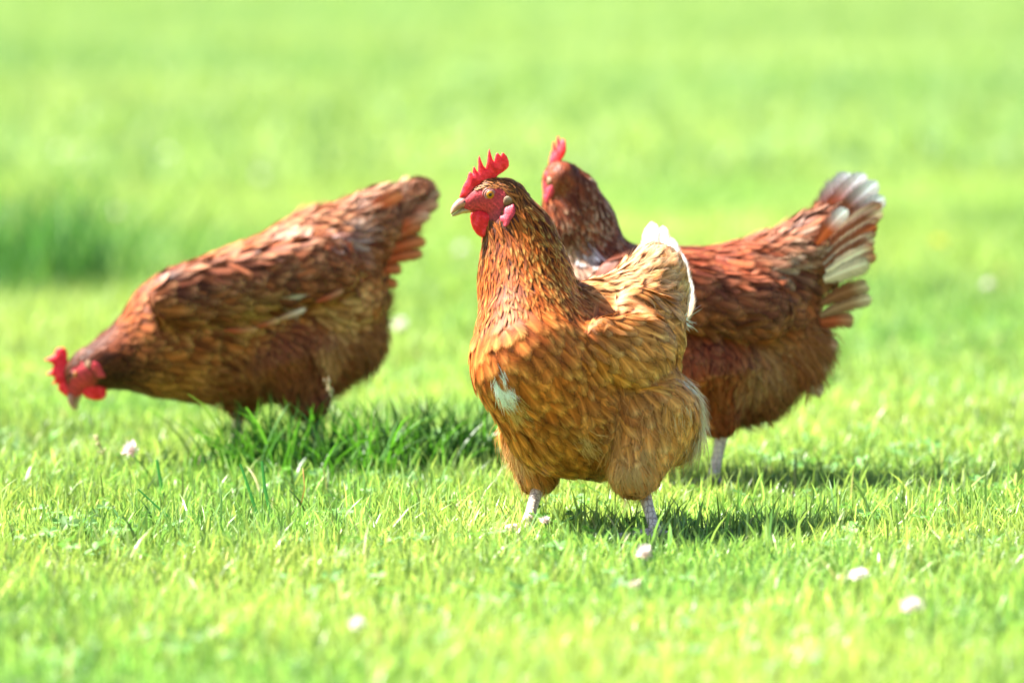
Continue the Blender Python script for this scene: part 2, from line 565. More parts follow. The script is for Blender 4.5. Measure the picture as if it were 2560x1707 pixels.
def strip(y0, y1, dens, margin, side_margin, side_frac):
    """random points in the view's wedge, thinner in a margin either side of it"""
    wmax = 0.09 * y1 + side_margin
    n = int((y1 - y0) * 2 * wmax * dens)
    x = rng.uniform(-wmax, wmax, n)
    y = rng.uniform(y0, y1, n)
    off = (np.abs(x) - 0.09 * y - margin) / (side_margin - margin)
    keep = (off < 0) | ((off < 1) & (rng.random(n) < side_frac + (1 - side_frac) * (1 - off) ** 2))
    return x[keep], y[keep]


lawn = Geo()
x, y = strip(4.5, 8.3, 21000, 0.15, 1.6, 0.25)
n = len(x)
hgt = 0.021 * np.exp(rng.normal(0, 0.32, n)) * (1 + 0.35 * fbm(x, y, 0.5, 21))
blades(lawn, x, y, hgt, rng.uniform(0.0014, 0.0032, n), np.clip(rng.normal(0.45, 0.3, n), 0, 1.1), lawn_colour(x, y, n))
x, y = strip(4.9, 8.0, 1050, 0.12, 1.6, 0.2)            # taller, wider single blades
n = len(x)
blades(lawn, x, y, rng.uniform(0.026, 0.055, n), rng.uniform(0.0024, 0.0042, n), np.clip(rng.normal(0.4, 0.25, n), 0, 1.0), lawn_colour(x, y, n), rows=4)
lawn_o = lawn.build("grass", M_GRASS, smooth=False)
tag(lawn_o, "short sunlit yellow green lawn grass around the three hens", "grass", kind="stuff")
lawn = Geo()
x, y = strip(8.3, 15, 6500, 0.2, 2.4, 0.25)
n = len(x)
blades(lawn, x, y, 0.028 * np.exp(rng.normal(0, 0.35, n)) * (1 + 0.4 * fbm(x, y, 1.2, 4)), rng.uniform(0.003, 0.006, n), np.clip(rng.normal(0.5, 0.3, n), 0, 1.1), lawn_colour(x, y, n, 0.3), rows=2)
x, y = strip(15, 75, 330, 0.6, 6, 0.35)
n = len(x)
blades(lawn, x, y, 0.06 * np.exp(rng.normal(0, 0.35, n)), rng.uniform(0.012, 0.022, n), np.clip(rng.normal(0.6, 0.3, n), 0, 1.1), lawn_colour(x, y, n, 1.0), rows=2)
lawn_o = lawn.build("distant_grass", M_GRASS_FAR, smooth=False)
tag(lawn_o, "smooth blurred green lawn stretching away behind the hens", "grass", kind="stuff")


# clover leaves between the grass
def clover_leaves(n, xs, ys, size, zs, cols, g):
    for i in range(n):
        th = rng.uniform(0, 6.28)
        tilt = rng.normal(0, 0.35, 2)
        nrm = unit(np.array([tilt[0], tilt[1], 1.0]))
        e1 = unit(np.cross(nrm, [math.cos(th), math.sin(th), 0]))
        e2 = np.cross(nrm, e1)
        c0 = np.array([xs[i], ys[i], zs[i]])
        for k in range(3):
            a = th + k * 2.094 + rng.normal(0, 0.15)
            dr = math.cos(a) * e1 + math.sin(a) * e2
            sd = -math.sin(a) * e1 + math.cos(a) * e2
            s = size[i] * rng.uniform(0.85, 1.1)
            out = [(0, 0, 0), (.35, .33, .10), (.75, .46, .16), (1.02, .28, .1), (.93, 0, -.02), (1.02, -.28, .1), (.75, -.46, .16), (.35, -.33, .10)]
            v = np.array([c0 + dr * s * o[0] + sd * s * o[1] + nrm * s * o[2] for o in out])
            f3 = [(0, j, j + 1) for j in range(1, 7)]
            cc = np.tile(cols[i], (8, 1))
            cc[0] = cc[0] * 0.8 + 0.1
            g.add(v, f3, gcol=cc)


cl = Geo()
x, y = strip(4.7, 7.6, 430, 0.1, 0.8, 0.2)
cn = fbm(x, y, 0.55, 33)
k = cn > 0.02
x, y = x[k], y[k]
nn = len(x)
cc = np.array([0.10, 0.27, 0.05]) * rng.uniform(0.7, 1.35, nn)[:, None] + np.array([0.03, 0.02, 0]) * rng.random(nn)[:, None]
clover_leaves(nn, x, y, rng.uniform(0.008, 0.0135, nn), rng.uniform(0.010, 0.024, nn), cc, cl)
cl_o = cl.build("clover_leaves", M_CLOVER, smooth=False)
tag(cl_o, "low green clover leaves spread between the grass blades", "clover", kind="stuff")

# ================================================================ hens
class Prim:
    def __init__(s, a, ra, b, rb, k, tag, flow=None, sq=None):
        s.a, s.b, s.ra, s.rb, s.k, s.tag, s.sq = np.array(a, float), np.array(b, float), ra, rb, k, tag, sq
        s.flow = unit(s.b - s.a) if flow is None else unit(flow)

    def d(s, p):
        ab = s.b - s.a
        q = p - s.a
        t = np.clip(q @ ab / (ab @ ab + 1e-12), 0, 1)
        r = q - t[:, None] * ab
        if s.sq is not None:
            nrm, f = s.sq
            comp = r @ nrm
            r = r + (comp * (1 / f - 1))[:, None] * nrm
            dd = np.linalg.norm(r, axis=1) - (s.ra + t * (s.rb - s.ra))
            return dd * (0.5 + 0.5 * f)
        return np.linalg.norm(r, axis=1) - (s.ra + t * (s.rb - s.ra))


def field(prims, p):
    f = None
    for pr in prims:
        d = pr.d(p)
        if f is None:
            f = d
        else:
            h = np.clip(0.5 + 0.5 * (f - d) / pr.k, 0, 1)
            f = f * (1 - h) + d * h - pr.k * h * (1 - h)
    return f


class Grid:
    def __init__(s, prims, h):
        pts = np.vstack([[q.a - q.ra, q.a + q.ra, q.b - q.rb, q.b + q.rb] for q in prims]).reshape(-1, 3)
        lo, hi = pts.min(0) - 0.035, pts.max(0) + 0.035
        s.o, s.h = lo, h
        n = np.ceil((hi - lo) / h).astype(int) + 1
        ax = [lo[i] + h * np.arange(n[i]) for i in range(3)]
        F = np.empty(tuple(n), np.float32)
        gy, gz = np.meshgrid(ax[1], ax[2], indexing='ij')
        for i in range(n[0]):
            p = np.stack([np.full(gy.size, ax[0][i]), gy.ravel(), gz.ravel()], 1)
            F[i] = field(prims, p).reshape(gy.shape)
        s.F = F
        s.G = np.stack(np.gradient(F, h), -1)

    def _w(s, p):
        q = (p - s.o) / s.h
        q = np.clip(q, 0, np.array(s.F.shape) - 1.001)
        i = q.astype(int)
        return i, q - i

    def sample(s, p):
        i, f = s._w(p)
        v = 0
        g = 0
        for a in (0, 1):
            for b in (0, 1):
                for c in (0, 1):
                    w = (f[:, 0] if a else 1 - f[:, 0]) * (f[:, 1] if b else 1 - f[:, 1]) * (f[:, 2] if c else 1 - f[:, 2])
                    v = v + w * s.F[i[:, 0] + a, i[:, 1] + b, i[:, 2] + c]
                    g = g + w[:, None] * s.G[i[:, 0] + a, i[:, 1] + b, i[:, 2] + c]
        return v, unit(g)


SHAPES = {
    "round": ([0, .22, .45, .68, .86, 1.0], [.30, .78, 1.0, .98, .70, .16]),
    "pointed": ([0, .2, .42, .65, .85, 1.0], [.45, .85, 1.0, .82, .48, .05]),
    "hackle": ([0, .2, .42, .65, .85, 1.0], [.5, .8, 1.0, 1.0, .8, .2]),
    "loose": ([0, .2, .42, .65, .85, 1.0], [.30, .7, .95, 1.0, .8, .35]),
}


def put_feathers(geo, p, nrm, d, L, hw, col, tip, shape, grid=None, lift=0.004, base=0.0006, cup=0.14, curl=None, tipstart=0.62):
    """many feathers at once: they hug the body field and lift slightly towards the tip"""
    n = len(p)
    if n == 0:
        return
    vs, ws = SHAPES[shape]
    side = unit(np.cross(nrm, d))
    tw = rng.normal(0, 0.09, n)
    liftn = lift * rng.uniform(0.45, 1.6, n)
    V, U, C, FN = [], [], [], []
    rnd = rng.random(n)
    skew = rng.normal(0, 0.10, n)
    for v, w in zip(vs, ws):
        c = p + d * (L * v)[:, None] + side * (L * skew * v * v)[:, None]
        if grid is not None:
            for _ in range(2):
                s, g = grid.sample(c)
                c = c + g * ((base + liftn * v ** 1.3) - s)[:, None]
        else:
            g = nrm
            c = c + nrm * (base + liftn * v)[:, None]
        if curl is not None:
            c = c + g * (curl * v ** 3)[:, None]
        for u in (-1, 0, 1):
            edge = c + side * (u * hw * w)[:, None] + g * (u * tw * hw * w - (cup * abs(u) * hw * w))[:, None]
            V.append(edge)
            U.append(np.stack([np.full(n, u), np.full(n, v), rnd], 1))
            FN.append(g)
            f = np.clip((v - tipstart) / (1 - tipstart), 0, 1) ** 1.2
            C.append(np.hstack([col * (1 - f) + tip * f, np.full((n, 1), v)]))
    m = len(V)
    V = np.stack(V, 1).reshape(-1, 3)
    U = np.stack(U, 1).reshape(-1, 3)
    C = np.stack(C, 1).reshape(-1, 4)
    FN = np.stack(FN, 1).reshape(-1, 3)
    b = (np.arange(n) * m)[:, None]
    q = []
    for r in range(len(vs) - 1):
        for k in range(2):
            q.append(b + np.array([[3 * r + k, 3 * r + k + 1, 3 * r + k + 4, 3 * r + k + 3]]))
    geo.add(V, None, np.concatenate(q), fcol=C, fuv=U, scol=C, fn=FN)


def put_strands(geo, p, nrm, d, L, w, col, grid, out=0.35, droop=0.4):
    """loose hair-like fluff"""
    n = len(p)
    if n == 0:
        return
    side = unit(np.cross(nrm, d) + rng.normal(0, 0.5, (n, 3)))
    V, U, C, FN = [], [], [], []
    o = out * rng.uniform(0.2, 1.5, n)
    jit = rng.normal(0, 0.22, (n, 3))
    dd = unit(d + jit)
    for v, ww in ((0, 1), (.4, .9), (.75, .6), (1, .12)):
        c = p + dd * (L * v)[:, None]
        s, g = grid.sample(c)
        tgt = 0.001 + L * o * v
        c = c + g * np.clip(tgt - s, -0.01, 0.03)[:, None]
        c = c + np.array([0, 0, -1.0]) * (droop * L * v * v * 0.3)[:, None]
        for u in (-1, 1):
            V.append(c + side * (u * w * ww)[:, None])
            U.append(np.stack([np.full(n, 0.3), np.full(n, v * .7), rng.random(n)], 1))
            C.append(np.hstack([col, np.full((n, 1), .3)]))
            FN.append(g)
    m = 8
    V = np.stack(V, 1).reshape(-1, 3)
    U = np.stack(U, 1).reshape(-1, 3)
    C = np.stack(C, 1).reshape(-1, 4)
    FN = np.stack(FN, 1).reshape(-1, 3)
    b = (np.arange(n) * m)[:, None]
    q = np.concatenate([b + np.array([[2 * r, 2 * r + 1, 2 * r + 3, 2 * r + 2]]) for r in range(3)])
    geo.add(V, None, q, fcol=C, fuv=U, scol=C, fn=FN)


def long_feather(geo, base, tip, hw, face, bend, col, tipcol, shape=None, tipstart=0.6, rows=12):
    """one quill feather from base to tip, its flat side towards face"""
    base, tip = np.array(base, float), np.array(tip, float)
    L = np.linalg.norm(tip - base)
    d = (tip - base) / L
    face = unit(np.array(face) - (np.array(face) @ d) * d)
    side = np.cross(face, d)
    V, U, C, FN = [], [], [], []
    rnd = rng.random()
    for r in range(rows):
        v = r / (rows - 1)
        w = hw * (0.35 + 0.65 * min(1, v / 0.35)) * (1 if v < 0.72 else math.sqrt(max(0.02, 1 - ((v - 0.72) / 0.285) ** 2)))
        c = base + d * L * v + np.array(bend) * (4 * v * (1 - v) * 0.5 + v * v * 0.0)
        for u in (-1, -.5, 0, .5, 1):
            V.append(c + side * u * w + face * (-0.22 * w * u * u + rng.normal(0, 0.0003)))
            U.append((u, v * L / 0.03, rnd))
            f = min(1, max(0, (v - tipstart) / (1 - tipstart)))
            C.append([*(np.array(col) * (1 - f) + np.array(tipcol) * f), max(0, 1 - (1 - v) * L / .022)])
            FN.append(face + side * u * .4)
    q = []
    for r in range(rows - 1):
        for k in range(4):
            q.append((5 * r + k, 5 * r + k + 1, 5 * r + k + 6, 5 * r + k + 5))
    geo.add(V, None, q, fcol=np.array(C), fuv=np.array(U), scol=np.array(C), fn=np.array(FN))


def scatter(verts, quads, spacing_fn, tries, seed):
    """spread points over a surface with a minimum distance that varies"""
    r = np.random.default_rng(seed)
    a, b, c, d = (verts[quads[:, i]] for i in range(4))
    area = 0.5 * np.linalg.norm(np.cross(c - a, d - b), axis=1)
    f = r.choice(len(quads), tries, p=area / area.sum())
    u, v = r.random(tries)[:, None], r.random(tries)[:, None]
    pts = (a[f] * (1 - u) + b[f] * u) * (1 - v) + (d[f] * (1 - u) + c[f] * u) * v
    sp = spacing_fn(pts)
    keep = []
    cell = 0.006
    grid = {}
    for i in range(tries):
        s = sp[i]
        if s <= 0:
            continue
        p = pts[i]
        k = (int(p[0] // cell), int(p[1] // cell), int(p[2] // cell))
        R = int(s // cell) + 1
        ok = True
        for dx in range(-R, R + 1):
            for dy in range(-R, R + 1):
                for dz in range(-R, R + 1):
                    for j in grid.get((k[0] + dx, k[1] + dy, k[2] + dz), ()):
                        e = pts[j]
                        if (e[0] - p[0]) ** 2 + (e[1] - p[1]) ** 2 + (e[2] - p[2]) ** 2 < s * s:
                            ok = False
                            break
                    if not ok:
                        break
                if not ok:
                    break
            if not ok:
                break
        if ok:
            grid.setdefault(k, []).append(i)
            keep.append(i)
    return pts[keep]


# ---- the head, measured on the front hen's profile (pixels of an enlarged crop, eye at the origin)
HS = 8.61e-5
hz = lambda zx, zy: np.array([-(zx - 595) * HS, -(zy - 760) * HS])
COMB_FRONT = [(190, 800), (215, 730), (250, 640), (300, 560), (325, 475), (345, 462), (375, 485), (383, 405), (400, 393), (426, 445), (446, 466), (453, 290), (469, 246), (492, 320), (518, 385), (545, 418), (566, 350), (586, 205), (602, 166), (622, 235), (640, 300), (660, 334), (685, 238), (708, 217), (735, 245), (752, 265), (765, 228), (790, 222), (832, 265), (858, 330), (864, 392), (840, 432), (780, 477), (720, 512), (690, 540), (660, 580), (560, 610), (480, 640), (410, 690), (380, 740), (300, 790)]
COMB_LEFT = [(190, 800), (205, 700), (225, 620), (285, 600), (300, 545), (240, 505), (345, 500), (370, 440), (330, 330), (440, 385), (520, 370), (540, 300), (520, 190), (610, 260), (680, 300), (760, 270), (830, 330), (850, 400), (800, 470), (720, 512), (690, 540), (660, 580), (560, 610), (480, 640), (410, 690), (380, 740), (300, 790)]
WATTLE = [(345, 1000), (338, 1090), (360, 1190), (400, 1268), (450, 1318), (505, 1334), (560, 1320), (620, 1282), (655, 1222), (662, 1150), (640, 1080), (600, 1030), (520, 990), (430, 970)]
LOBE = [(690, 1050), (745, 1018), (740, 980), (770, 925), (830, 905), (885, 880), (902, 950), (895, 1010), (862, 1060), (832, 1092), (812, 1140), (765, 1188), (738, 1168), (735, 1130), (700, 1100)]
EARTUFT = [(750, 890), (745, 840), (765, 795), (810, 775), (860, 785), (893, 815), (897, 850), (860, 878), (800, 905)]
BEAK_UP = [(72, 1002), (74, 958), (98, 900), (140, 852), (190, 812), (300, 770), (380, 800), (430, 870), (505, 965), (440, 958), (360, 940), (270, 930), (200, 950), (130, 990), (84, 1024)]
BEAK_LOW = [(84, 1028), (82, 1048), (150, 1038), (230, 1008), (340, 1003), (430, 985), (500, 968), (430, 945), (350, 935), (250, 932), (170, 972)]
FACE = [(180, 790), (300, 750), (395, 705), (500, 700), (560, 665), (700, 680), (800, 725), (770, 800), (745, 900), (720, 980), (700, 1060), (660, 1110), (520, 1090), (380, 1040), (320, 1010), (180, 900)]


class Frame:
    def __init__(s, o, F, U):
        s.o, s.F = np.array(o, float), unit(F)
        s.L = unit(np.cross(U, s.F))
        s.U = np.cross(s.F, s.L)

    def w(s, flu):
        flu = np.atleast_2d(flu)
        return s.o + flu[:, :1] * s.F + flu[:, 1:2] * s.L + flu[:, 2:3] * s.U

    def loc(s, p):
        q = p - s.o
        return np.stack([q @ s.F, q @ s.L, q @ s.U], 1)


def head_prims(fr, sc_=1.0):
    def pt(zx, zy):
        f, u = hz(zx, zy) * sc_
        return fr.w([f, 0, u])[0]
    q = (fr.L, 0.74)
    back = unit(-fr.F - 0.15 * fr.U)
    r = HS * sc_
    return [Prim(pt(330, 880), 95 * r, pt(420, 850), 150 * r, .004, "head", back, q),
            Prim(pt(420, 850), 150 * r, pt(620, 800), 228 * r, .006, "head", back, q),
            Prim(pt(620, 800), 228 * r, pt(800, 810), 245 * r, .008, "head", unit(-fr.F - 0.5 * fr.U), (fr.L, 0.8)),
            ]


RED = np.array([0.86, 0.014, 0.022])
FACER = np.array([0.47, 0.030, 0.042])


def head_parts(root, fr, comb_poly, sc_, comb_wave, hv, grid):
    """comb, wattles, ear lobes, beak, eyes as children of the hen"""
    def place(poly, T, R, h, off, yaw=0.0, it=1, wave=None, tiltup=0.0):
        pl = np.array([hz(*z) for z in poly]) * sc_
        v, q = inflate(pl, T * sc_, R * sc_, h, it)
        a, l, c = v[:, 0].copy(), v[:, 1].copy(), v[:, 2].copy()
        if wave is not None:
            l += wave(a, c)
        a0, c0 = pl.mean(0)
        l2 = l + np.tan(yaw) * (a - a0) + np.tan(tiltup) * (c - c0)
        return fr.w(np.stack([a, l2 + off * sc_, c], 1)), q, np.stack([a, l, c], 1)

    def on_surface(poly, sgn):
        """how far to the side of the head its surface lies under a patch, and how it slopes"""
        a0, c0 = np.array([hz(*z) for z in poly]).mean(0) * sc_
        ls = np.linspace(0.045, 0.0, 180)
        f, gr = grid.sample(fr.w(np.stack([np.full(180, a0), sgn * ls, np.full(180, c0)], 1)))
        i = int(np.argmax(f < 0))
        gl = np.array([gr[i] @ fr.F, gr[i] @ fr.L, gr[i] @ fr.U])
        return sgn * ls[i] / sc_, -gl[0] / gl[1], -gl[2] / gl[1]

    # comb
    v, q, lc = place(comb_poly, 0.0036, 0.011, hv * .85, 0, it=0, wave=comb_wave)
    n0 = fbm(lc[:, 0] * 100, lc[:, 2] * 100, 1.4, 5)[:, None]
    col = RED * (1 + 0.15 * n0) + np.array([0.05, 0.02, 0.04]) * np.clip(0.5 + n0, 0, 1)
    mesh_from("comb", v, [q], M_COMB, root, {"scol": np.hstack([col, np.ones((len(v), 1))])})
    for sgn in (1, -1):
        v, q, lc = place(WATTLE, 0.0042, 0.010, hv, sgn * 0.0085, yaw=-0.12 * sgn, it=2, tiltup=0.05 * sgn)
        n0 = fbm(lc[:, 0] * 100, lc[:, 2] * 100 + 7 * sgn, 1.1, 6)[:, None]
        col = RED * (0.95 + 0.14 * n0) + np.array([0.02, 0.03, 0.06]) * np.clip(n0, 0, 1)
        mesh_from("wattle", v, [q], M_COMB, root, {"scol": np.hstack([col, np.ones((len(v), 1))])})
        o_, y_, t_ = on_surface(LOBE, sgn)
        v, q, lc = place(LOBE, 0.0030, 0.006, hv, o_ + sgn * .0012, yaw=math.atan(y_), it=1, tiltup=math.atan(t_))
        col = np.array([0.55, 0.045, 0.075]) * (1 + 0.25 * fbm(lc[:, 0] * 100, lc[:, 2] * 100, 0.5, 8)[:, None])
        mesh_from("ear_lobe", v, [q], M_COMB, root, {"scol": np.hstack([col, np.ones((len(v), 1))])})
        o_, y_, t_ = on_surface(EARTUFT, sgn)
        v, q, lc = place(EARTUFT, 0.0013, 0.006, hv, o_ + sgn * .0002, yaw=math.atan(y_), it=2, tiltup=math.atan(t_))
        k = np.clip((lc[:, 2] - lc[:, 2].mean()) / 0.006 + 0.1, 0, 1)[:, None]
        col = np.array([0.20, 0.09, 0.04]) * (1 - k) + np.array([0.44, 0.30, 0.20]) * k
        mesh_from("ear_tuft", v, [q], M_SKIN, root, {"scol": np.hstack([col, np.ones((len(v), 1))])})
    # beak
    v, q, lc = place(BEAK_UP, 0.0062, 0.0105, hv, 0, it=2)
    k = np.clip((lc[:, 0] - 0.022) / 0.02, 0, 1)[:, None]
    top = np.clip((lc[:, 2] + 0.014) / 0.008, 0, 1)[:, None]
    col = (np.array([0.40, 0.07, 0.08]) * (1 - k) + np.array([0.58, 0.29, 0.22]) * k) * (0.7 + 0.3 * top) + (1 - top) * np.array([0.04, 0.03, 0.0])
    lcn = np.hypot((lc[:, 0] - hz(262, 850)[0] * sc_) / 1.7, lc[:, 2] - hz(262, 850)[1] * sc_)
    col = np.where((lcn < 0.0012 * sc_)[:, None], np.array([0.03, 0.012, 0.01]), col)
    bk = mesh_from("beak", v, [q], M_BEAK, root, {"scol": np.hstack([col, np.ones((len(v), 1))])})
    v, q, lc = place(BEAK_LOW, 0.0058, 0.008, hv, 0, it=2)
    col = np.tile(np.array([0.44, 0.28, 0.13]), (len(v), 1))
    mesh_from("lower_beak", v, [q], M_BEAK, bk, {"scol": np.hstack([col, np.ones((len(v), 1))])})
    # eyes
    for sgn in (1, -1):
        R = 0.0062 * sc_
        cen = fr.w(np.array([0.0005, sgn * 0.0128, 0.0]) * sc_)[0]
        ax = unit(fr.L * sgn + 0.10 * fr.F - 0.04 * fr.U)
        e1 = unit(np.cross(ax, fr.U)); e2 = np.cross(ax, e1)
        V, q, t, mi = [], [], [], []
        rings, seg = 12, 24
        for i in range(rings + 1):
            th = math.pi * 0.60 * i / rings
            for j in range(seg):
                ph = 2 * math.pi * j / seg
                V.append(cen + R * (math.cos(th) * ax + math.sin(th) * (math.cos(ph) * e1 + math.sin(ph) * e2)))
        for i in range(rings):
            for j in range(seg):
                q.append((i * seg + j, (i + 1) * seg + j, (i + 1) * seg + (j + 1) % seg, i * seg + (j + 1) % seg))
                mi.append(1 if i < 2 else 0 if i < 5 else 2)
        ey = mesh_from("eye", V, [np.array(q)], [M_IRIS, M_PUPIL, M_LID], root, mat_idx=mi)
        ang = np.linspace(0, 2 * math.pi, 29)
        for rr, tr_, ls in ((0.0056, 0.0010, 0.0026), (0.0078, 0.0012, 0.0008)):
            path = [cen + ax * (ls * sc_) + rr * sc_ * (math.cos(a) * e1 * 1.08 + math.sin(a) * e2 * 0.96) for a in ang]
            tv, tt, tq = tube(path, tr_ * sc_, 8, caps=False)
            mesh_from("eyelid", tv, [np.array(tq)], M_LID, ey)


def make_leg(root, hip, foot, r0, r1, F, claws=True):
    """shank with three front toes, a hind toe and claws; foot is the point on the ground under the shank"""
    hip, foot = np.array(hip, float), np.array(foot, float)
    F = unit(np.array([F[0], F[1], 0]))
    S = np.array([-F[1], F[0], 0])
    ank = foot + np.array([0, 0, 0.012])
    t = np.linspace(0, 1, 9)[:, None]
    path = hip * (1 - t) + ank * t
    rad = r0 + (r1 - r0) * np.sin(np.clip(t[:, 0] * 1.35, 0, 1) * math.pi / 2)
    rad[-1] = r1 * 1.25
    rad[-2] = r1 * 1.08
    v, tr_, q = tube(path, rad, 14)
    leg = mesh_from("leg", v, [np.array(q), np.array(tr_)], M_LEG, root)
    for ang, ln in ((0, .062), (0.62, .052), (-0.62, .052), (math.pi, .026)):
        d = F * math.cos(ang) + S * math.sin(ang)
        p = [ank + d * .002 + np.array([0, 0, -.002]), ank + d * ln * .35 + np.array([0, 0, -.003]), ank + d * ln * .75 + np.array([0, 0, -.006]), ank + d * ln + np.array([0, 0, -.0075])]
        tv, tt, tq = tube(p, [r1 * .95, r1 * .72, r1 * .62, r1 * .45], 10)
        mesh_from("toe", tv, [np.array(tq), np.array(tt)], M_LEG, leg)
        tip = p[-1]
        cp = [tip - d * .002, tip + d * .006 + np.array([0, 0, .0005]), tip + d * .013 + np.array([0, 0, -.003])]
        tv, tt, tq = tube(cp, [r1 * .42, r1 * .33, .0004], 8)
        mesh_from("claw", tv, [np.array(tq), np.array(tt)], M_CLAW, leg)
    return leg


def build_hen(label, spec):
    pix, Y0 = spec["p"], spec["Y"]
    root = thing("hen", label, "hen", tuple(spec["ground"]), spec.get("group"))
    fr = spec["frame"]
    hs = spec.get("hscale", 1.0)
    prims = spec["prims"] + head_prims(fr, hs)
    g = Grid(prims, spec["voxel"])
    verts, quads = surface_nets(g.F, g.o, g.h)
    tags = [q.tag for q in prims]
    T = spec["feathers"]                       # per region: spacing, length, half width, shape, lift, curl
    utags = sorted(set(tags))

    def regions(p):
        D = np.stack([q.d(p) for q in prims], 1)
        w = np.exp(-np.clip(D - D.min(1, keepdims=True), 0, 1) / 0.012)
        w /= w.sum(1, keepdims=True)
        return D.argmin(1), w

    facepoly = np.array([hz(*z) for z in FACE]) * hs

    barepolys = [facepoly] + [np.array([hz(*z) for z in q]) * hs for q in (LOBE, EARTUFT)]

    def bare(p):
        lc = fr.loc(p)
        return (np.max([poly_sdf(lc[:, [0, 2]], q) for q in barepolys], 0) > 0) & (np.abs(lc[:, 1]) < 0.05)

    def spacing(p):
        a, _ = regions(p)
        s = np.array([T[tags[i]][0] for i in range(len(prims))])[a]
        s[bare(p)] = -1
        return s

    # the skin
    a, w = regions(verts)
    base = np.stack([spec["colors"][t][0] for t in tags])
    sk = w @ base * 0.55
    lc = fr.loc(verts)
    fd = poly_sdf(lc[:, [0, 2]], facepoly)
    near = np.abs(lc[:, 1]) < 0.05
    kk = (np.clip(fd / 0.002 + 0.5, 0, 1) * near)[:, None]
    jaw = np.clip((hz(0, 960)[1] * hs - lc[:, 2]) / 0.006, 0, 1) * np.clip((lc[:, 0] - 0.0) / -0.012 + 0.6, 0, 1)
    fc = FACER * (1 + 0.45 * fbm(lc[:, 0] * 100, lc[:, 2] * 100, 0.45, 14)[:, None])
    fc = fc * (1 - 0.45 * jaw[:, None]) + np.array([0.02, 0.008, 0.0]) * jaw[:, None]
    sk = sk * (1 - kk) + fc * kk
    body = Geo()
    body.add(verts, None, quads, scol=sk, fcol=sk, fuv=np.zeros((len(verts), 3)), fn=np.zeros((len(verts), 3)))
    nskin = len(quads)

    pts = scatter(verts, quads, spacing, spec["tries"], spec["seed"])
    _, nrm = g.sample(pts)
    a, w = regions(pts)
    flow = w @ np.stack([q.flow for q in prims])
    flow = flow + rng.normal(0, spec.get("mess", 0.22), flow.shape)
    d = unit(flow - (np.sum(flow * nrm, 1, keepdims=True)) * nrm)
    n = len(pts)
    dk = spec.get("dark", 1.0)
    c1 = dk * w @ np.stack([spec["colors"][t][0] for t in tags])
    c2 = dk * w @ np.stack([spec["colors"][t][1] for t in tags])
    tp = w @ np.stack([spec["colors"][t][2] for t in tags])
    mixn = np.clip(0.5 + 0.45 * fbm(pts[:, 0] * 30 + pts[:, 1] * 23, pts[:, 2] * 30, 1.6, spec["seed"]) + rng.normal(0, 0.28, n), 0, 1)[:, None]
    col = (c1 * (1 - mixn) + c2 * mixn) * rng.uniform(0.68, 1.25, n)[:, None]
    tip = tp * rng.uniform(0.8, 1.2, n)[:, None]
    tipk = np.clip(rng.normal(spec.get("tipmix", 0.55), 0.25, n), 0, 1)[:, None]
    if "tipside" in spec:                      # pale tips mostly down one side of the neck
        x0, x1 = spec["tipside"]
        kk_ = np.clip((pts[:, 0] - x0) / (x1 - x0), 0, 1)
        isn = np.array([tags[i] == "neck" for i in a])
        tipk[isn, 0] = np.clip(rng.normal(0.22 + 0.65 * kk_[isn], 0.33), 0, 1)
    tip = col * (1 - tipk) + tip * tipk
    for (pc, rad, pcol, st) in spec.get("patches", []):
        k = np.clip(1.25 - np.linalg.norm(pts - pc, axis=1) / rad + rng.normal(0, 0.16, n), 0, 1)[:, None] * st
        col = col * (1 - k) + np.array(pcol) * k
        tip = tip * (1 - k) + np.array(pcol) * k
    objs = {"neck": Geo(), "wing": Geo(), "tail": Geo()}
    tagarr = np.array([utags.index(t) for t in tags])[a]
    for ti, t in enumerate(utags):
        m = tagarr == ti
        if not m.any():
            continue
        sp, L, hw, shape, lift, curl = T[t]
        tgt = objs["neck"] if t in ("neck",) else objs["wing"] if t == "wing" else objs["tail"] if t == "rump" and spec.get("rump_is_tail") else body
        nn = int(m.sum())
        put_feathers(tgt, pts[m], nrm[m], d[m], L * rng.uniform(0.65, 1.3, nn), hw * rng.uniform(0.65, 1.25, nn), col[m], tip[m], shape, g, lift,
                     curl=None if not curl else curl * rng.uniform(-0.2, 1.0, nn), tipstart=.58 if t == "neck" else .55)
    # fluff
    for (t, cnt, L, wd, out, droop) in spec.get("fluff", []):
        ids = np.flatnonzero(np.array([tags[i] == t for i in a]))
        if len(ids) == 0:
            continue
        pick = rng.choice(ids, cnt)
        tang = rng.normal(0, 0.006, (cnt, 3))
        pp = pts[pick] + tang
        s, gg = g.sample(pp)
        pp = pp - gg * s[:, None]
        cc = col[pick] * 0.5 + tip[pick] * 0.5
        put_strands(body, pp, gg, d[pick], L * rng.uniform(0.6, 1.3, cnt), np.full(cnt, wd), cc * rng.uniform(0.85, 1.2, cnt)[:, None], g, out, droop)
    for (cen, rad, cnt, L, wd, tc, out) in spec.get("tufts", []):
        pp = np.array(cen) + rng.normal(0, 1, (cnt, 3)) * np.array(rad)
        for _ in range(3):
            s, gg = g.sample(pp)
            pp = pp - gg * s[:, None]
        near_ = np.argmin(((pp[:, None] - pts[None]) ** 2).sum(-1), 1)
        put_strands(body, pp, gg, d[near_], L * rng.uniform(0.6, 1.3, cnt), np.full(cnt, wd), np.array(tc) * rng.uniform(0.85, 1.1, cnt)[:, None], g, out, .3)
    # quills
    for (b, tpp, hw, face, bend, cA, cB, where, ts) in spec["quills"]:
        long_feather(objs[where], b, tpp, hw, face, bend, cA, cB, tipstart=ts)
    nq = sum(len(x) for x in body.f4)
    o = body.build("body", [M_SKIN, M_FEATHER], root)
    mi = np.ones(nq, np.int32)
    mi[:nskin] = 0
    o.data.polygons.foreach_set("material_index", mi)
    objs["neck"].build("neck_hackle", M_FEATHER, root)
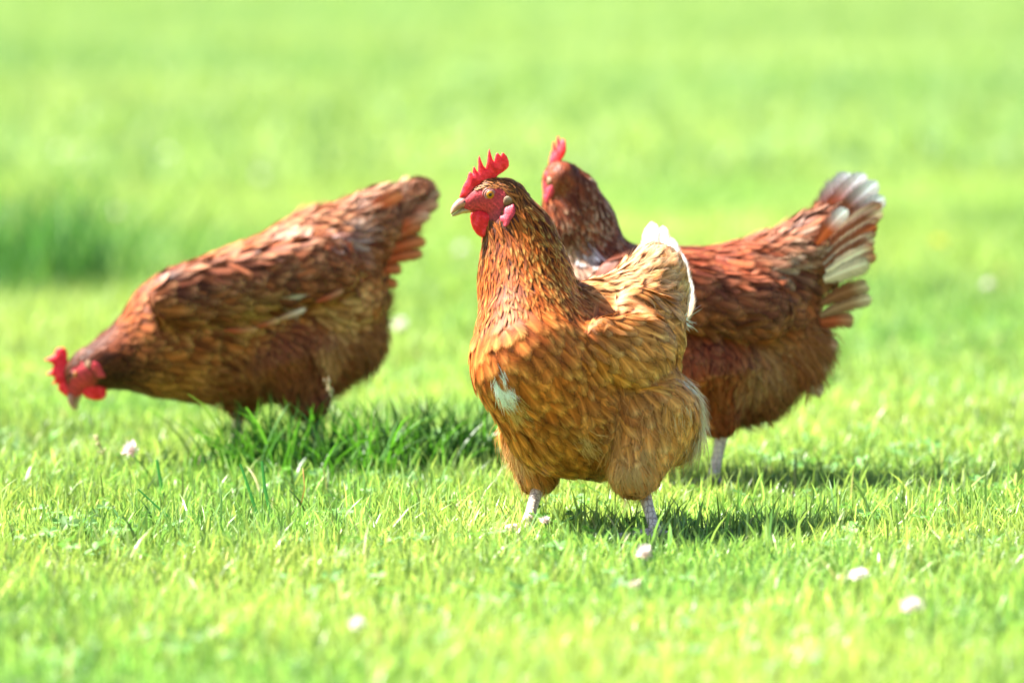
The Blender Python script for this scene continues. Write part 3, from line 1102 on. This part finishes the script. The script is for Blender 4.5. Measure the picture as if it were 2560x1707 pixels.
    if spec.get("split_wing", True):
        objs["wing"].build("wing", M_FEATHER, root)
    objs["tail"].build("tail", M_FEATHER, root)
    head_parts(root, fr, spec["comb"], hs, spec["wave"], spec["hv"], g)
    for (hip, foot, r0, r1, F) in spec["legs"]:
        make_leg(root, hip, foot, r0, r1, F)
    return root


def pixer(Y0):
    s = Y0 / FPX
    return (lambda px, py, dy=0.0: P(px, py, Y0 + dy)), s


WHITE = np.array([0.92, 0.90, 0.90])
CREAM = np.array([0.72, 0.52, 0.33])

# ---------------------------------------------------------------- front hen
YA = 6.45
pA, sA = pixer(YA)


def prim(p, s, a, ra, b, rb, k, tag, flow=None, sq=None):
    return Prim(p(*a), ra * s, p(*b), rb * s, k, tag, flow, sq)


nA = unit(np.array([.72, -.69, .12]))
frA = Frame(pA(1224, 485, 0.0), (-1, -0.10, -0.02), (0.0, 0, 1))
primsA = [
    prim(pA, sA, (1340, 905, -.045), 163, (1560, 890, .06), 140, .02, "breast", (.55, .2, -.65)),
    prim(pA, sA, (1405, 1050, -.02), 142, (1520, 1070, .03), 128, .035, "belly", (.6, .3, -.55)),
    prim(pA, sA, (1634, 1040, -.02), 112, (1584, 1182, -.055), 60, .022, "thigh", (.12, .05, -1)),
    prim(pA, sA, (1660, 1020, .02), 82, (1670, 1080, .02), 78, .02, "thigh", (.25, .1, -1)),
    prim(pA, sA, (1338, 1095, .03), 88, (1344, 1182, .03), 50, .010, "thigh", (.05, .05, -1)),
    prim(pA, sA, (1270, 515, 0), 56, (1300, 600, 0), 84, .010, "neck", (.3, 0, -1), (frA.L, .78)),
    prim(pA, sA, (1300, 600, 0), 84, (1314, 700, -.005), 108, .015, "neck", (.22, -.05, -1), (frA.L, .85)),
    prim(pA, sA, (1314, 700, -.005), 110, (1326, 790, -.025), 126, .018, "neck", (.15, -.1, -1)),
    prim(pA, sA, (1480, 800, .02), 96, (1600, 780, .09), 100, .02, "back", (.8, .5, .1)),
    prim(pA, sA, (1590, 800, .06), 116, (1636, 690, .10), 70, .022, "rump", (.40, .2, .65)),
    prim(pA, sA, (1636, 690, .10), 68, (1642, 668, .11), 34, .02, "rump", (.30, .2, .8)),
    prim(pA, sA, (1520, 868, -.062), 76, (1612, 880, -.042), 98, .007, "wing", (.75, .45, -.5), (nA, .5)),
    prim(pA, sA, (1600, 800, .0), 80, (1650, 830, .025), 74, .010, "wing", (.75, .45, -.5), (nA, .6)),
]
O1, O2, O3 = np.array([.56, .135, .024]), np.array([.34, .066, .010]), np.array([.80, .34, .09])
specA = dict(
    p=pA, Y=YA, dark=.95, frame=frA, prims=primsA, voxel=.0028, hv=.0007, seed=3, tries=60000, comb=COMB_FRONT,
    ground=(*pA(1480, 1340)[:2], 0), wave=lambda a, c: 0.0022 * np.sin(a * 95 + c * 40),
    feathers={"head": (.0026, .0080, .0015, "pointed", .0006, 0), "neck": (.0033, .026, .0022, "hackle", .0015, 0),
              "breast": (.0094, .036, .0106, "round", .0026, 0), "belly": (.0090, .034, .0102, "round", .0026, 0),
              "thigh": (.0092, .036, .0100, "loose", .0032, 0), "back": (.0062, .033, .0070, "loose", .0028, .002),
              "rump": (.0068, .038, .0080, "loose", .0036, .003), "wing": (.0080, .040, .0094, "round", .0026, 0)},
    colors={"head": (np.array([.22, .075, .02]), np.array([.34, .125, .035]), np.array([.5, .25, .08])),
            "neck": (np.array([.12, .018, .002]), np.array([.46, .095, .009]), np.array([.95, .55, .14])),
            "breast": (O1, O2, O3), "belly": (np.array([.46, .145, .02]), np.array([.28, .075, .010]), np.array([.70, .34, .08])),
            "thigh": (np.array([.80, .32, .075]), np.array([.60, .19, .04]), np.array([.95, .58, .24])),
            "back": (np.array([.50, .20, .06]), np.array([.66, .36, .16]), CREAM),
            "rump": (np.array([.62, .28, .10]), np.array([.44, .16, .045]), np.array([.85, .62, .38])),
            "wing": (np.array([.58, .20, .045]), np.array([.40, .12, .025]), np.array([.80, .46, .18]))},
    tipside=(pA(1250, 650)[0], pA(1420, 650)[0]),
    patches=[(pA(1700, 965, -.02), .02, CREAM, .7), (pA(1730, 1030, -.0), .026, CREAM, .7), (pA(1640, 600, .07), .018, WHITE, .6),
             (pA(1640, 1000, -.09), .02, np.array([.72, .42, .2]), .6), (pA(1560, 1120, -.10), .016, np.array([.72, .48, .26]), .5)],
    fluff=[("thigh", 1500, .024, .0003, .34, .5), ("belly", 500, .016, .0003, .25, .4), ("rump", 500, .018, .0003, .35, .2)],
    tufts=[(pA(1258, 968, -.10), (.0038, .006, .0085), 480, .017, .0003, np.array([.97, .96, .97]), .10), (pA(1272, 1020, -.10), (.006, .006, .011), 260, .020, .0003, (.70, .40, .15), .10),
           (pA(1685, 948, -.01), (.014, .01, .006), 420, .020, .0003, WHITE, .22), (pA(1724, 1020, .0), (.008, .01, .015), 460, .026, .0003, (.90, .76, .58), .32),
           (pA(1738, 1090, .01), (.006, .012, .014), 260, .030, .0003, (.76, .55, .34), .45), (pA(1700, 1010, -.05), (.008, .01, .010), 60, .018, .0003, CREAM, .12),
           (pA(1478, 1120, -.09), (.007, .01, .006), 90, .020, .0003, (.75, .42, .15), .2), (pA(1540, 1175, -.09), (.010, .01, .008), 200, .022, .0003, (.70, .38, .14), .22),
           (pA(1600, 1150, -.10), (.014, .01, .01), 220, .024, .0003, (.74, .42, .16), .25), (pA(1270, 1150, .0), (.008, .01, .01), 200, .022, .0003, (.75, .44, .2), .45),
           (pA(1728, 800, .06), (.002, .004, .004), 60, .014, .0003, WHITE, .8)],
    quills=[], rump_is_tail=False,
    legs=[(pA(1605, 1215, -.04), np.array([*G(1638, 1352)[:2], 0]), .0085, .0062, (-.75, -.65)),
          (pA(1350, 1200, .03), np.array([*G(1318, 1338)[:2], 0]), .0085, .0064, (-.75, -.65))],
)
fA = (-.55, -.65, .5)
TW = np.array([.80, .72, .62])
TB = np.array([.58, .38, .22])
for (b, t, hw, bend, c1, c2, ts) in [
        ((1618, 720, .10), (1628, 552, .13), .015, (-.003, 0, 0), TB, WHITE, .45),
        ((1628, 720, .095), (1656, 562, .125), .013, (.002, 0, 0), TB, WHITE, .45),
        ((1630, 720, .085), (1672, 600, .11), .013, (.004, 0, 0), TB, WHITE, .5),
        ((1705, 780, .10), (1674, 590, .13), .010, (.008, 0, 0), TB, WHITE, .3),
        ((1716, 780, .11), (1694, 626, .14), .009, (.007, 0, 0), TW, WHITE, .1),
        ((1722, 800, .12), (1714, 690, .15), .008, (.005, 0, 0), TB, WHITE, .2),
        ((1600, 720, .09), (1618, 600, .11), .012, (-.003, 0, 0), TB, CREAM, .4),
        ((1600, 715, .09), (1628, 590, .11), .010, (-.003, 0, 0), TB, CREAM, .4)]:
    specA["quills"].append((pA(*b), pA(*t), hw, fA, bend, c1, c2, "tail", ts))
henA = build_hen("golden brown hen in front, facing left with head up and bright red comb", specA)

# ---------------------------------------------------------------- right hen, behind
YC = 7.0
pC, sC = pixer(YC)
nC = unit(np.array([.1, -1, .12]))
frC = Frame(pC(1394, 440, 0), (-.30, .95, -.05), (0.03, 0, 1))
primsC = [
    prim(pC, sC, (1520, 775, 0), 160, (1890, 770, .02), 150, .02, "breast", (.8, 0, -.6)),
    prim(pC, sC, (1630, 915, 0), 146, (1870, 920, .02), 138, .02, "belly", (.5, .05, -.8)),
    prim(pC, sC, (1900, 800, .02), 115, (1960, 850, .02), 90, .03, "fluff", (.8, 0, -.5)),
    prim(pC, sC, (1780, 945, -.04), 118, (1800, 1045, -.045), 46, .018, "thigh", (.1, 0, -1)),
    prim(pC, sC, (1690, 950, .05), 110, (1690, 1040, .05), 46, .018, "thigh", (.1, 0, -1)),
    prim(pC, sC, (1405, 455, 0), 46, (1426, 490, 0), 62, .012, "neck", (.3, 0, -1)),
    prim(pC, sC, (1426, 490, 0), 62, (1446, 570, 0), 84, .015, "neck", (.3, 0, -1)),
    prim(pC, sC, (1446, 570, 0), 84, (1475, 700, 0), 112, .025, "neck", (.4, 0, -.8)),
    prim(pC, sC, (1900, 720, .02), 122, (2040, 620, .03), 80, .03, "rump", (.75, 0, .5)),
    prim(pC, sC, (2040, 620, .03), 80, (2115, 530, .03), 42, .02, "rump", (.7, 0, .7), (np.array([0, 1., 0]), .6)),
    prim(pC, sC, (1560, 720, -.072), 80, (1900, 775, -.066), 76, .005, "wing", (1, .05, -.25), (nC, .6)),
]
R1, R2, R3 = np.array([.40, .075, .022]), np.array([.13, .020, .008]), np.array([.44, .155, .06])
specC = dict(
    p=pC, Y=YC, dark=.85, tipside=(pC(1380, 500)[0], pC(1500, 500)[0]), frame=frC, prims=primsC, voxel=.0036, hv=.0011, seed=4, tries=40000, comb=COMB_FRONT, hscale=.98,
    ground=(*pC(1760, 1222)[:2], 0), wave=lambda a, c: 0.002 * np.sin(a * 90),
    feathers={"head": (.0034, .009, .0019, "pointed", .0008, 0), "neck": (.0044, .027, .0036, "hackle", .0016, 0),
              "breast": (.0084, .034, .0092, "round", .0018, 0), "belly": (.0084, .034, .0092, "loose", .0022, 0),
              "fluff": (.0084, .038, .0095, "loose", .0040, .004), "thigh": (.0084, .032, .0086, "loose", .0026, 0),
              "rump": (.0080, .042, .0088, "loose", .0034, .004), "wing": (.0080, .044, .0098, "round", .0028, .002)},
    colors={"head": (R1, R2, R3), "neck": (np.array([.24, .06, .020]), np.array([.11, .024, .009]), np.array([.78, .52, .34])),
            "breast": (R1, R2, R3), "belly": (np.array([.34, .08, .025]), np.array([.19, .036, .012]), np.array([.48, .18, .07])),
            "fluff": (np.array([.40, .12, .04]), np.array([.26, .07, .022]), np.array([.70, .38, .2])),
            "thigh": (R1, R2, R3), "rump": (np.array([.30, .075, .024]), np.array([.10, .024, .012]), np.array([.55, .26, .14])),
            "wing": (np.array([.27, .066, .024]), np.array([.09, .02, .012]), np.array([.45, .17, .09]))},
    patches=[(pC(1965, 580, -.02), .018, CREAM, .6), (pC(1935, 670, -.035), .016, CREAM, .6), (pC(1400, 660, -.05), .03, np.array([.6, .4, .28]), .7),
             (pC(1900, 930, -.05), .04, np.array([.45, .24, .12]), .6), (pC(1990, 640, -.02), .015, CREAM, .5), (pC(1460, 625, -.045), .012, WHITE, .8)],
    fluff=[("fluff", 1700, .036, .0006, .5, .35), ("belly", 1600, .024, .0007, .3, .5), ("thigh", 700, .02, .0007, .3, .5), ("rump", 500, .026, .0008, .3, .2)],
    quills=[],
    legs=[(pC(1810, 1060, -.045), np.array([*G(1782, 1224)[:2], 0]), .0095, .0068, (-1, .1)),
          (pC(1690, 1060, .05), np.array([*G(1655, 1200)[:2], 0]), .0095, .0068, (-1, .1))],
)
fC = (.1, -1, .1)
DB = np.array([.24, .075, .03])
for (b, t, hw, bend, c1, c2, ts) in [
        ((2020, 600, .03), (2128, 430, .03), .014, (-.006, 0, .008), R1, WHITE, .35),
        ((2030, 600, .02), (2165, 432, .02), .014, (-.003, 0, .008), R1, WHITE, .5),
        ((2040, 610, .01), (2196, 452, .01), .013, (0, 0, .006), DB, WHITE, .55),
        ((2050, 620, .00), (2214, 490, .0), .013, (.001, 0, .006), DB, WHITE, .6),
        ((2050, 625, -.006), (2206, 505, -.005), .008, (.001, 0, .006), CREAM * 1.1, DB, .5),
        ((2050, 635, -.010), (2210, 528, -.01), .009, (.001, 0, .006), DB, CREAM * 1.1, .75),
        ((2055, 645, -.014), (2200, 545, -.013), .006, (.001, 0, .005), CREAM, DB, .6),
        ((2055, 655, -.016), (2196, 562, -.015), .008, (.001, 0, .005), DB, R1, .5),
        ((2060, 662, -.018), (2194, 580, -.017), .006, (.001, 0, .005), CREAM, DB, .6),
        ((2060, 672, -.020), (2190, 597, -.019), .008, (.001, 0, .005), DB, CREAM, .8),
        ((2065, 680, -.022), (2188, 614, -.021), .008, (.001, 0, .004), CREAM * 1.1, R1, .7),
        ((2065, 690, -.022), (2194, 636, -.022), .009, (.001, 0, .004), np.array([.5, .36, .22]), R1, .6),
        ((2060, 700, -.022), (2176, 655, -.024), .012, (.001, 0, .003), CREAM, np.array([.5, .4, .25]), .7),
        ((2040, 610, -.02), (2120, 520, -.02), .009, (0, 0, .004), R1, WHITE, .4),
        ((2050, 760, .0), (2176, 712, .0), .011, (.001, 0, .006), np.array([.26, .09, .04]), CREAM * .8, .6),
        ((2050, 790, .0), (2184, 744, .0), .009, (.001, 0, .006), np.array([.34, .16, .08]), CREAM, .6),
        ((2030, 810, .0), (2140, 800, .0), .010, (.001, 0, .004), R1, np.array([.4, .2, .1]), .5),
        ((2000, 850, .0), (2100, 868, .0), .009, (.001, 0, .003), R1, np.array([.5, .3, .18]), .5),
        ((1970, 900, .0), (2075, 925, .0), .009, (.001, 0, .003), R1, np.array([.55, .36, .22]), .5),
        ((1970, 940, .0), (2062, 985, .0), .009, (.001, 0, .003), np.array([.4, .2, .1]), np.array([.6, .42, .28]), .4)]:
    specC["quills"].append((pC(*b), pC(*t), hw * 1.3, fC, bend, c1, c2, "tail", ts))
QA, QB = np.array([.19, .045, .026]), np.array([.10, .026, .020])
henC = build_hen("dark red brown hen behind, tail raised with white tips and head turned away", specC)

# ---------------------------------------------------------------- left hen, pecking
YB = 7.2
pB, sB = pixer(YB)
nB = unit(np.array([.1, -1, .15]))
frB = Frame(pB(193, 934, -.015), (-.50, -.12, -.86), (-.86, 0, .5))
primsB = [
    prim(pB, sB, (470, 815, 0), 150, (800, 705, .02), 165, .02, "breast", (.8, 0, -.1)),
    prim(pB, sB, (540, 885, 0), 116, (780, 865, .02), 132, .02, "belly", (.7, .05, -.5)),
    prim(pB, sB, (850, 795, .02), 112, (860, 828, .02), 86, .03, "fluff", (.6, 0, -.8)),
    prim(pB, sB, (400, 890, -.01), 102, (470, 880, 0), 110, .03, "breast", (.9, 0, -.1)),
    prim(pB, sB, (740, 915, -.03), 110, (772, 1002, -.04), 46, .018, "thigh", (.15, 0, -1)),
    prim(pB, sB, (590, 930, .03), 98, (600, 996, .03), 42, .018, "thigh", (.05, 0, -1)),
    prim(pB, sB, (222, 932, -.015), 42, (262, 910, -.012), 54, .010, "neck", (.85, 0, .35)),
    prim(pB, sB, (262, 910, -.012), 54, (320, 888, -.008), 74, .012, "neck", (.85, 0, .3)),
    prim(pB, sB, (320, 888, -.008), 74, (400, 848, 0), 116, .02, "neck", (.9, 0, .3)),
    prim(pB, sB, (820, 650, .02), 132, (950, 560, .02), 78, .03, "rump", (.85, 0, .35)),
    prim(pB, sB, (950, 560, .02), 78, (1040, 490, .02), 38, .02, "rump", (.85, 0, .4), (np.array([0, 1., 0]), .6)),
    prim(pB, sB, (450, 745, -.070), 76, (810, 670, -.062), 80, .005, "wing", (.97, 0, -.05), (nB, .6)),
]
specB = dict(
    p=pB, Y=YB, dark=.86, frame=frB, prims=primsB, voxel=.0038, hv=.0011, seed=6, tries=40000, comb=COMB_LEFT, hscale=.93,
    ground=(*pB(690, 1168)[:2], 0), wave=lambda a, c: 0.002 * np.sin(a * 90),
    feathers=dict(specC["feathers"]),
    colors={"head": (np.array([.12, .035, .014]), np.array([.18, .05, .018]), R3), "neck": (np.array([.05, .010, .006]), np.array([.12, .022, .007]), np.array([.20, .04, .011])),
            "breast": (np.array([.42, .11, .028]), np.array([.17, .034, .010]), np.array([.70, .34, .12])),
            "belly": (np.array([.36, .09, .026]), np.array([.20, .042, .014]), np.array([.50, .19, .07])),
            "fluff": (np.array([.34, .13, .05]), np.array([.24, .08, .03]), np.array([.55, .33, .17])),
            "thigh": (np.array([.26, .08, .026]), R2, np.array([.42, .18, .07])),
            "rump": (np.array([.30, .095, .036]), np.array([.11, .03, .013]), np.array([.60, .34, .2])),
            "wing": (np.array([.30, .075, .026]), np.array([.085, .02, .01]), np.array([.58, .26, .13]))},
    patches=[(pB(285, 935, -.03), .026, np.array([.03, .010, .008]), .9), (pB(335, 912, -.04), .022, np.array([.04, .012, .009]), .85), (pB(330, 815, -.02), .022, np.array([.52, .13, .03]), .8), (pB(285, 868, -.03), .015, np.array([.46, .11, .025]), .7),
             (pB(430, 745, -.10), .020, np.array([.09, .02, .013]), .8), (pB(520, 770, -.10), .022, np.array([.10, .024, .014]), .75), (pB(640, 760, -.10), .03, np.array([.12, .028, .015]), .75), (pB(760, 720, -.10), .026, np.array([.13, .03, .018]), .7),
             (pB(395, 955, -.045), .024, np.array([.46, .18, .055]), .6), (pB(480, 940, -.055), .022, np.array([.46, .2, .06]), .6), (pB(700, 900, -.065), .03, np.array([.36, .09, .03]), .7), (pB(810, 560, -.06), .02, WHITE, .75), (pB(860, 595, -.045), .02, np.array([.6, .5, .42]), .6), (pB(850, 770, -.04), .035, np.array([.62, .36, .17]), .9),
             (pB(820, 880, -.05), .028, np.array([.62, .34, .14]), .8), (pB(690, 775, -.09), .012, WHITE, .7), (pB(620, 980, -.07), .012, WHITE, .6),
             (pB(590, 800, -.09), .03, np.array([.5, .28, .1]), .5), (pB(540, 690, -.12), .012, np.array([.6, .45, .4]), .6)],
    fluff=[("fluff", 1800, .030, .0008, .35, .4), ("belly", 1200, .022, .0007, .3, .5), ("thigh", 900, .022, .0007, .3, .5), ("rump", 500, .026, .0008, .3, .2)],
    quills=[],
    legs=[(pB(778, 1000, -.04), np.array([*G(800, 1172)[:2], 0]), .0095, .0068, (-1, 0)),
          (pB(602, 995, .03), np.array([*G(585, 1164)[:2], 0]), .0095, .0068, (-1, 0))],
)
GR = np.array([.36, .22, .14])
for (b, t, hw, bend, c1, c2, ts) in [
        ((900, 580, .03), (1060, 447, .03), .013, (-.003, 0, .006), R1, R3, .5),
        ((910, 585, .02), (1088, 455, .02), .013, (0, 0, .007), R1, GR, .55),
        ((920, 590, .01), (1104, 478, .01), .013, (0, 0, .007), R2, GR, .55),
        ((925, 600, .0), (1100, 505, .0), .012, (0, 0, .006), R1, GR, .55),
        ((925, 610, -.01), (1080, 535, -.01), .011, (0, 0, .005), R1, np.array([.45, .3, .2]), .6),
        ((925, 620, -.01), (1058, 560, -.01), .011, (0, 0, .004), R1, R3, .6),
        ((930, 640, -.01), (1070, 600, -.01), .011, (0, 0, .004), R1, R3, .5),
        ((925, 660, -.01), (1062, 632, -.01), .010, (0, 0, .004), R1, R3, .5),
        ((915, 680, -.01), (1010, 672, -.01), .010, (0, 0, .003), R1, R3, .5),
        ((890, 700, .0), (1000, 712, .0), .009, (0, 0, .003), R1, R3, .5),
        ((880, 560, -.02), (1010, 480, -.01), .012, (-.002, 0, .005), R1, R3, .5)]:
    specB["quills"].append((pB(*b), pB(*t), hw, nB, bend, c1, c2, "tail", ts))
QA, QB = np.array([.20, .045, .02]), np.array([.10, .024, .014])
for (b, t, hw, bend, c1, c2) in [((560, 826, -.102), (650, 822, -.104), .0050, (0, 0, -.003), R1 * .8, np.array([.42, .22, .08])), ((640, 818, -.102), (706, 796, -.104), .0050, (0, 0, -.002), R1 * .8, np.array([.46, .28, .13])),
                                 ((690, 800, -.102), (768, 770, -.10), .0050, (0, 0, -.002), np.array([.4, .2, .1]), np.array([.60, .48, .38])), ((790, 755, -.096), (862, 724, -.084), .0055, (0, 0, -.002), R1 * .8, np.array([.40, .2, .1]))]:
    specB["quills"].append((pB(*b), pB(*t), hw, nB, bend, c1, c2, "wing", .3))
henB = build_hen("red brown hen at left, stooping to peck with its beak in the grass", specB)

# ---------------------------------------------------------------- clover flowers, tufts, stalks
def clover_flower(px, py, dia_px, label, pink=0.2, lean=(0.2, 0.0), flat=0.8, h=None):
    """a flower head seen at a pixel; its height above the ground decides how far away it stands"""
    h = 0.045 if h is None else h
    d = np.array([(px - W / 2) / FPX, 0, 0]) - UPV * ((py - H / 2) / FPX) + FW
    c = np.array([0, 0, CAM_H]) + d * ((CAM_H - h) / -d[2])
    R = dia_px / 2 * c[1] / FPX
    foot = np.array([c[0] + lean[0] * h, c[1] + lean[1] * h, 0])
    root = thing("clover_flower", label, "flower", tuple(foot), "white clover flowers in the lawn")
    g = Geo()
    nf = 46
    for i in range(nf):
        z = 1 - 1.75 * (i + .5) / nf
        ph = i * 2.39996
        rr = math.sqrt(max(0, 1 - z * z))
        d_ = unit(np.array([rr * math.cos(ph), rr * math.sin(ph), z * 0.9 + 0.15]))
        L = R * rng.uniform(.62, 1.12)
        sd = unit(np.cross(d_, [0.2, 0.1, 1.0]))
        up = np.cross(sd, d_)
        b = c + d_ * R * .2
        sc3 = np.array([1, 1, flat])
        pts = []
        for v, wd in ((0, .10), (.45, .17), (.8, .2), (1., .1)):
            m = b + (d_ * L * v + up * L * .15 * v * v) * sc3
            pts += [m - sd * R * wd, m + up * R * .06, m + sd * R * wd]
        q = []
        for r in range(3):
            for k2 in range(2):
                q.append((3 * r + k2, 3 * r + k2 + 1, 3 * r + k2 + 4, 3 * r + k2 + 3))
        t = np.clip(pink + (0.5 if z < -.1 else 0) + rng.normal(0, .16), 0, 1)
        cc = np.array([.86, .85, .82]) * (1 - t) + np.array([.80, .48, .50]) * t
        g.add(pts, None, q, gcol=cc)
    g.build("flower_head", M_PETAL, root)
    s = Geo()
    pth = [foot, foot * .45 + c * .55 + np.array([0, 0, .004]), c - np.array([0, 0, R * .3])]
    v, t, q = tube(pth, [.0011, .0010, .0009], 7)
    s.add(v, t, q, gcol=np.array([.14, .30, .06]))
    s.build("stem", M_GRASS, root)
    return root


clover_flower(327, 1128, 40, "pinkish clover flower on a leaning stem below the pecking hen's head", .35, (.7, -.1), 1.25, .05)
clover_flower(1610, 1385, 40, "tall pale pink clover flower just below the front hen's right foot", .3, (.15, 0), 1.15, .032)
clover_flower(1588, 1462, 26, "small pinkish clover bud below the tall pale clover near the front hen", .4, (.1, 0), .9, .025)
clover_flower(1363, 1303, 30, "tiny pink clover flower right beside the front hen's left leg", .45, (.1, 0), .75, .03)
clover_flower(2147, 1438, 48, "flat white clover flower in the grass right of the hens' shadow", .03, (.05, 0), .6, .035)
clover_flower(2279, 1518, 56, "white and pink clover flower nearest the lower right corner", .15, (-.1, 0), .75, .035)
clover_flower(893, 1561, 38, "out of focus white flower in the bottom foreground left of centre", .0, (.1, 0), 1.0, .035)
clover_flower(1000, 815, 34, "blurred white flower behind the pecking hen's rump", .0, (.1, 0), 1.0, .035)
clover_flower(1152, 626, 28, "blurred pale flower between the pecking hen's tail and the front hen's head", .0, (.1, 0), 1.0, .04)
clover_flower(2470, 712, 24, "pale blurred flower far right beyond the raised white tail", .0, (.1, 0), 1.0, .04)
BACK = [(150, 380), (205, 378), (420, 385), (650, 440), (292, 530)]
for i, (px, py) in enumerate(BACK):
    clover_flower(px, py, 18, "blurred white flower in the far grass above the pecking hen", .0, (.1, 0), 1.0, .05)


def buttercup(px, py):
    c = G(px, py + 6)
    root = thing("buttercup", "small blurred yellow flower in the grass right of the raised tail", "flower", tuple(c))
    g = Geo()
    top = c + np.array([0, 0, .05])
    for i in range(5):
        a = i * 2 * math.pi / 5
        d_ = np.array([math.cos(a), math.sin(a), .55]); sd = np.array([-math.sin(a), math.cos(a), 0])
        pts = [top, top + d_ * .008 + sd * .007, top + d_ * .016 + sd * .004, top + d_ * .017, top + d_ * .016 - sd * .004, top + d_ * .008 - sd * .007]
        g.add(pts, [(0, 1, 2), (0, 2, 3), (0, 3, 4), (0, 4, 5)], gcol=np.array([.8, .55, .02]))
    g.build("petals", M_PETAL, root)
    s = Geo()
    v, t, q = tube([c, c + np.array([.004, 0, .03]), top], .001, 7)
    s.add(v, t, q, gcol=np.array([.14, .30, .06]))
    s.build("stem", M_GRASS, root)


buttercup(2345, 665)


def tuft(label, pts, n, hlo, hhi, col, wid, rad, depth, mat=None):
    root = thing("grass_tuft", label, "grass tuft", (*G(*pts[0])[:2], 0))
    g = Geo()
    gp = np.array([G(*q) for q in pts])
    k = rng.integers(0, len(gp), n)
    x = gp[k, 0] + rng.normal(0, rad, n)
    y = gp[k, 1] + rng.normal(0, depth, n)
    cc = np.array(col) * rng.uniform(.65, 1.35, n)[:, None]
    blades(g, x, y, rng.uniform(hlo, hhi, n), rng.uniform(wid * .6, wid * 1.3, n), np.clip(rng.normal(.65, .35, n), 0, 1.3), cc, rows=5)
    g.build("long_blades", mat or M_GRASS, root, smooth=False)
    return root


tuft("lush dark green tuft of long grass in front of the pecking hen's legs", [(600, 1192), (680, 1198), (760, 1202), (850, 1204), (940, 1202), (1030, 1196), (1110, 1190), (1170, 1182)], 760, .035, .118, (.065, .205, .018), .0038, .03, .05)
tuft("dark green clump of long grass in the blurred distance at left", [(-40, 725), (0, 732), (30, 738), (60, 735), (100, 730), (140, 722), (180, 715), (210, 708)], 430, .05, .27, (.06, .18, .035), .006, .075, .22, M_GRASS_FAR)  # blade colour made darker to stand in for shade over the clump


def stalk(label, p0, p1, Y, r, col, head=True):
    a, b = P(*p0, Y), P(*p1, Y)
    a[2] = max(0.0, a[2])
    root = thing("grass_stalk", label, "grass stalk", (a[0], a[1], 0))
    g = Geo()
    mid = (a + b) / 2 + np.array([.004, 0, 0])
    v, t, q = tube([a, mid, b], [r, r * .9, r * .6], 7)
    g.add(v, t, q, gcol=np.array(col))
    g.build("stem", M_GRASS, root)
    if head:
        s = Geo()
        ax = unit(b - mid)
        for i in range(14):
            c = b - ax * .003 * (i % 7) + rng.normal(0, .0016, 3)
            d_ = unit(ax + rng.normal(0, .5, 3))
            v, t, q = tube([c, c + d_ * .003, c + d_ * .006], [.0004, .0011, .0002], 6)
            s.add(v, t, q, gcol=np.array([.50, .40, .24]) * rng.uniform(.7, 1.3))
        s.build("seed_head", M_PETAL, root)


stalk("thin seeding grass stalk standing before the pecking hen's rump", (845, 1120), (822, 955), 7.05, .0009, (.25, .36, .12))
stalk("short brown seed stalk near the left edge of the lawn", (258, 1165), (243, 1096), 6.95, .0008, (.3, .25, .1))
stalk("reddish bare grass stalk in front of the dark green tuft", (750, 1270), (757, 1170), 6.65, .0008, (.55, .33, .14), False)


def long_blade(label, pts, Y, w, col):
    a = [P(px, py, Y + i * .0) for i, (px, py) in enumerate(pts)]
    a[0][2] = max(0, a[0][2])
    V = []
    for i, c in enumerate(a):
        ww = w * (1 - .35 * i / (len(a) - 1)) / 2
        V += [c + np.array([-ww, 0, 0]), c + np.array([0, .0008, 0]), c + np.array([ww, 0, 0])]
    q = []
    for r in range(len(a) - 1):
        for k in range(2):
            q.append((3 * r + k, 3 * r + k + 1, 3 * r + k + 4, 3 * r + k + 3))
    o = mesh_from("grass_shoot", np.array(V) , [np.array(q)], M_GRASS, None, {"gcol": np.tile([*col, 1], (len(V), 1))})
    tag(o, label, "grass shoot")


DG = (.05, .22, .06)
long_blade("upright dark cut grass blade right of the pinkish clover", [(408, 1262), (402, 1205), (392, 1149)], 6.75, .0052, DG)
long_blade("long dark grass blade leaning left below the pinkish clover", [(462, 1352), (408, 1280), (345, 1222)], 6.5, .0042, DG)
long_blade("leaning dark cut blade left of the reddish stalk", [(647, 1315), (625, 1230), (601, 1160)], 6.6, .0046, DG)
long_blade("straight dark cut blade nearest the reddish stalk", [(680, 1310), (662, 1220), (655, 1153)], 6.6, .0046, DG)
long_blade("arching yellow green blade before the pecking hen's belly", [(560, 1110), (540, 1060), (508, 1010), (470, 985)], 6.95, .0034, (.2, .34, .05))
long_blade("bright wide blade standing before the pecking hen's thigh", [(668, 1110), (645, 1060), (615, 1018)], 6.95, .0050, (.16, .42, .04))
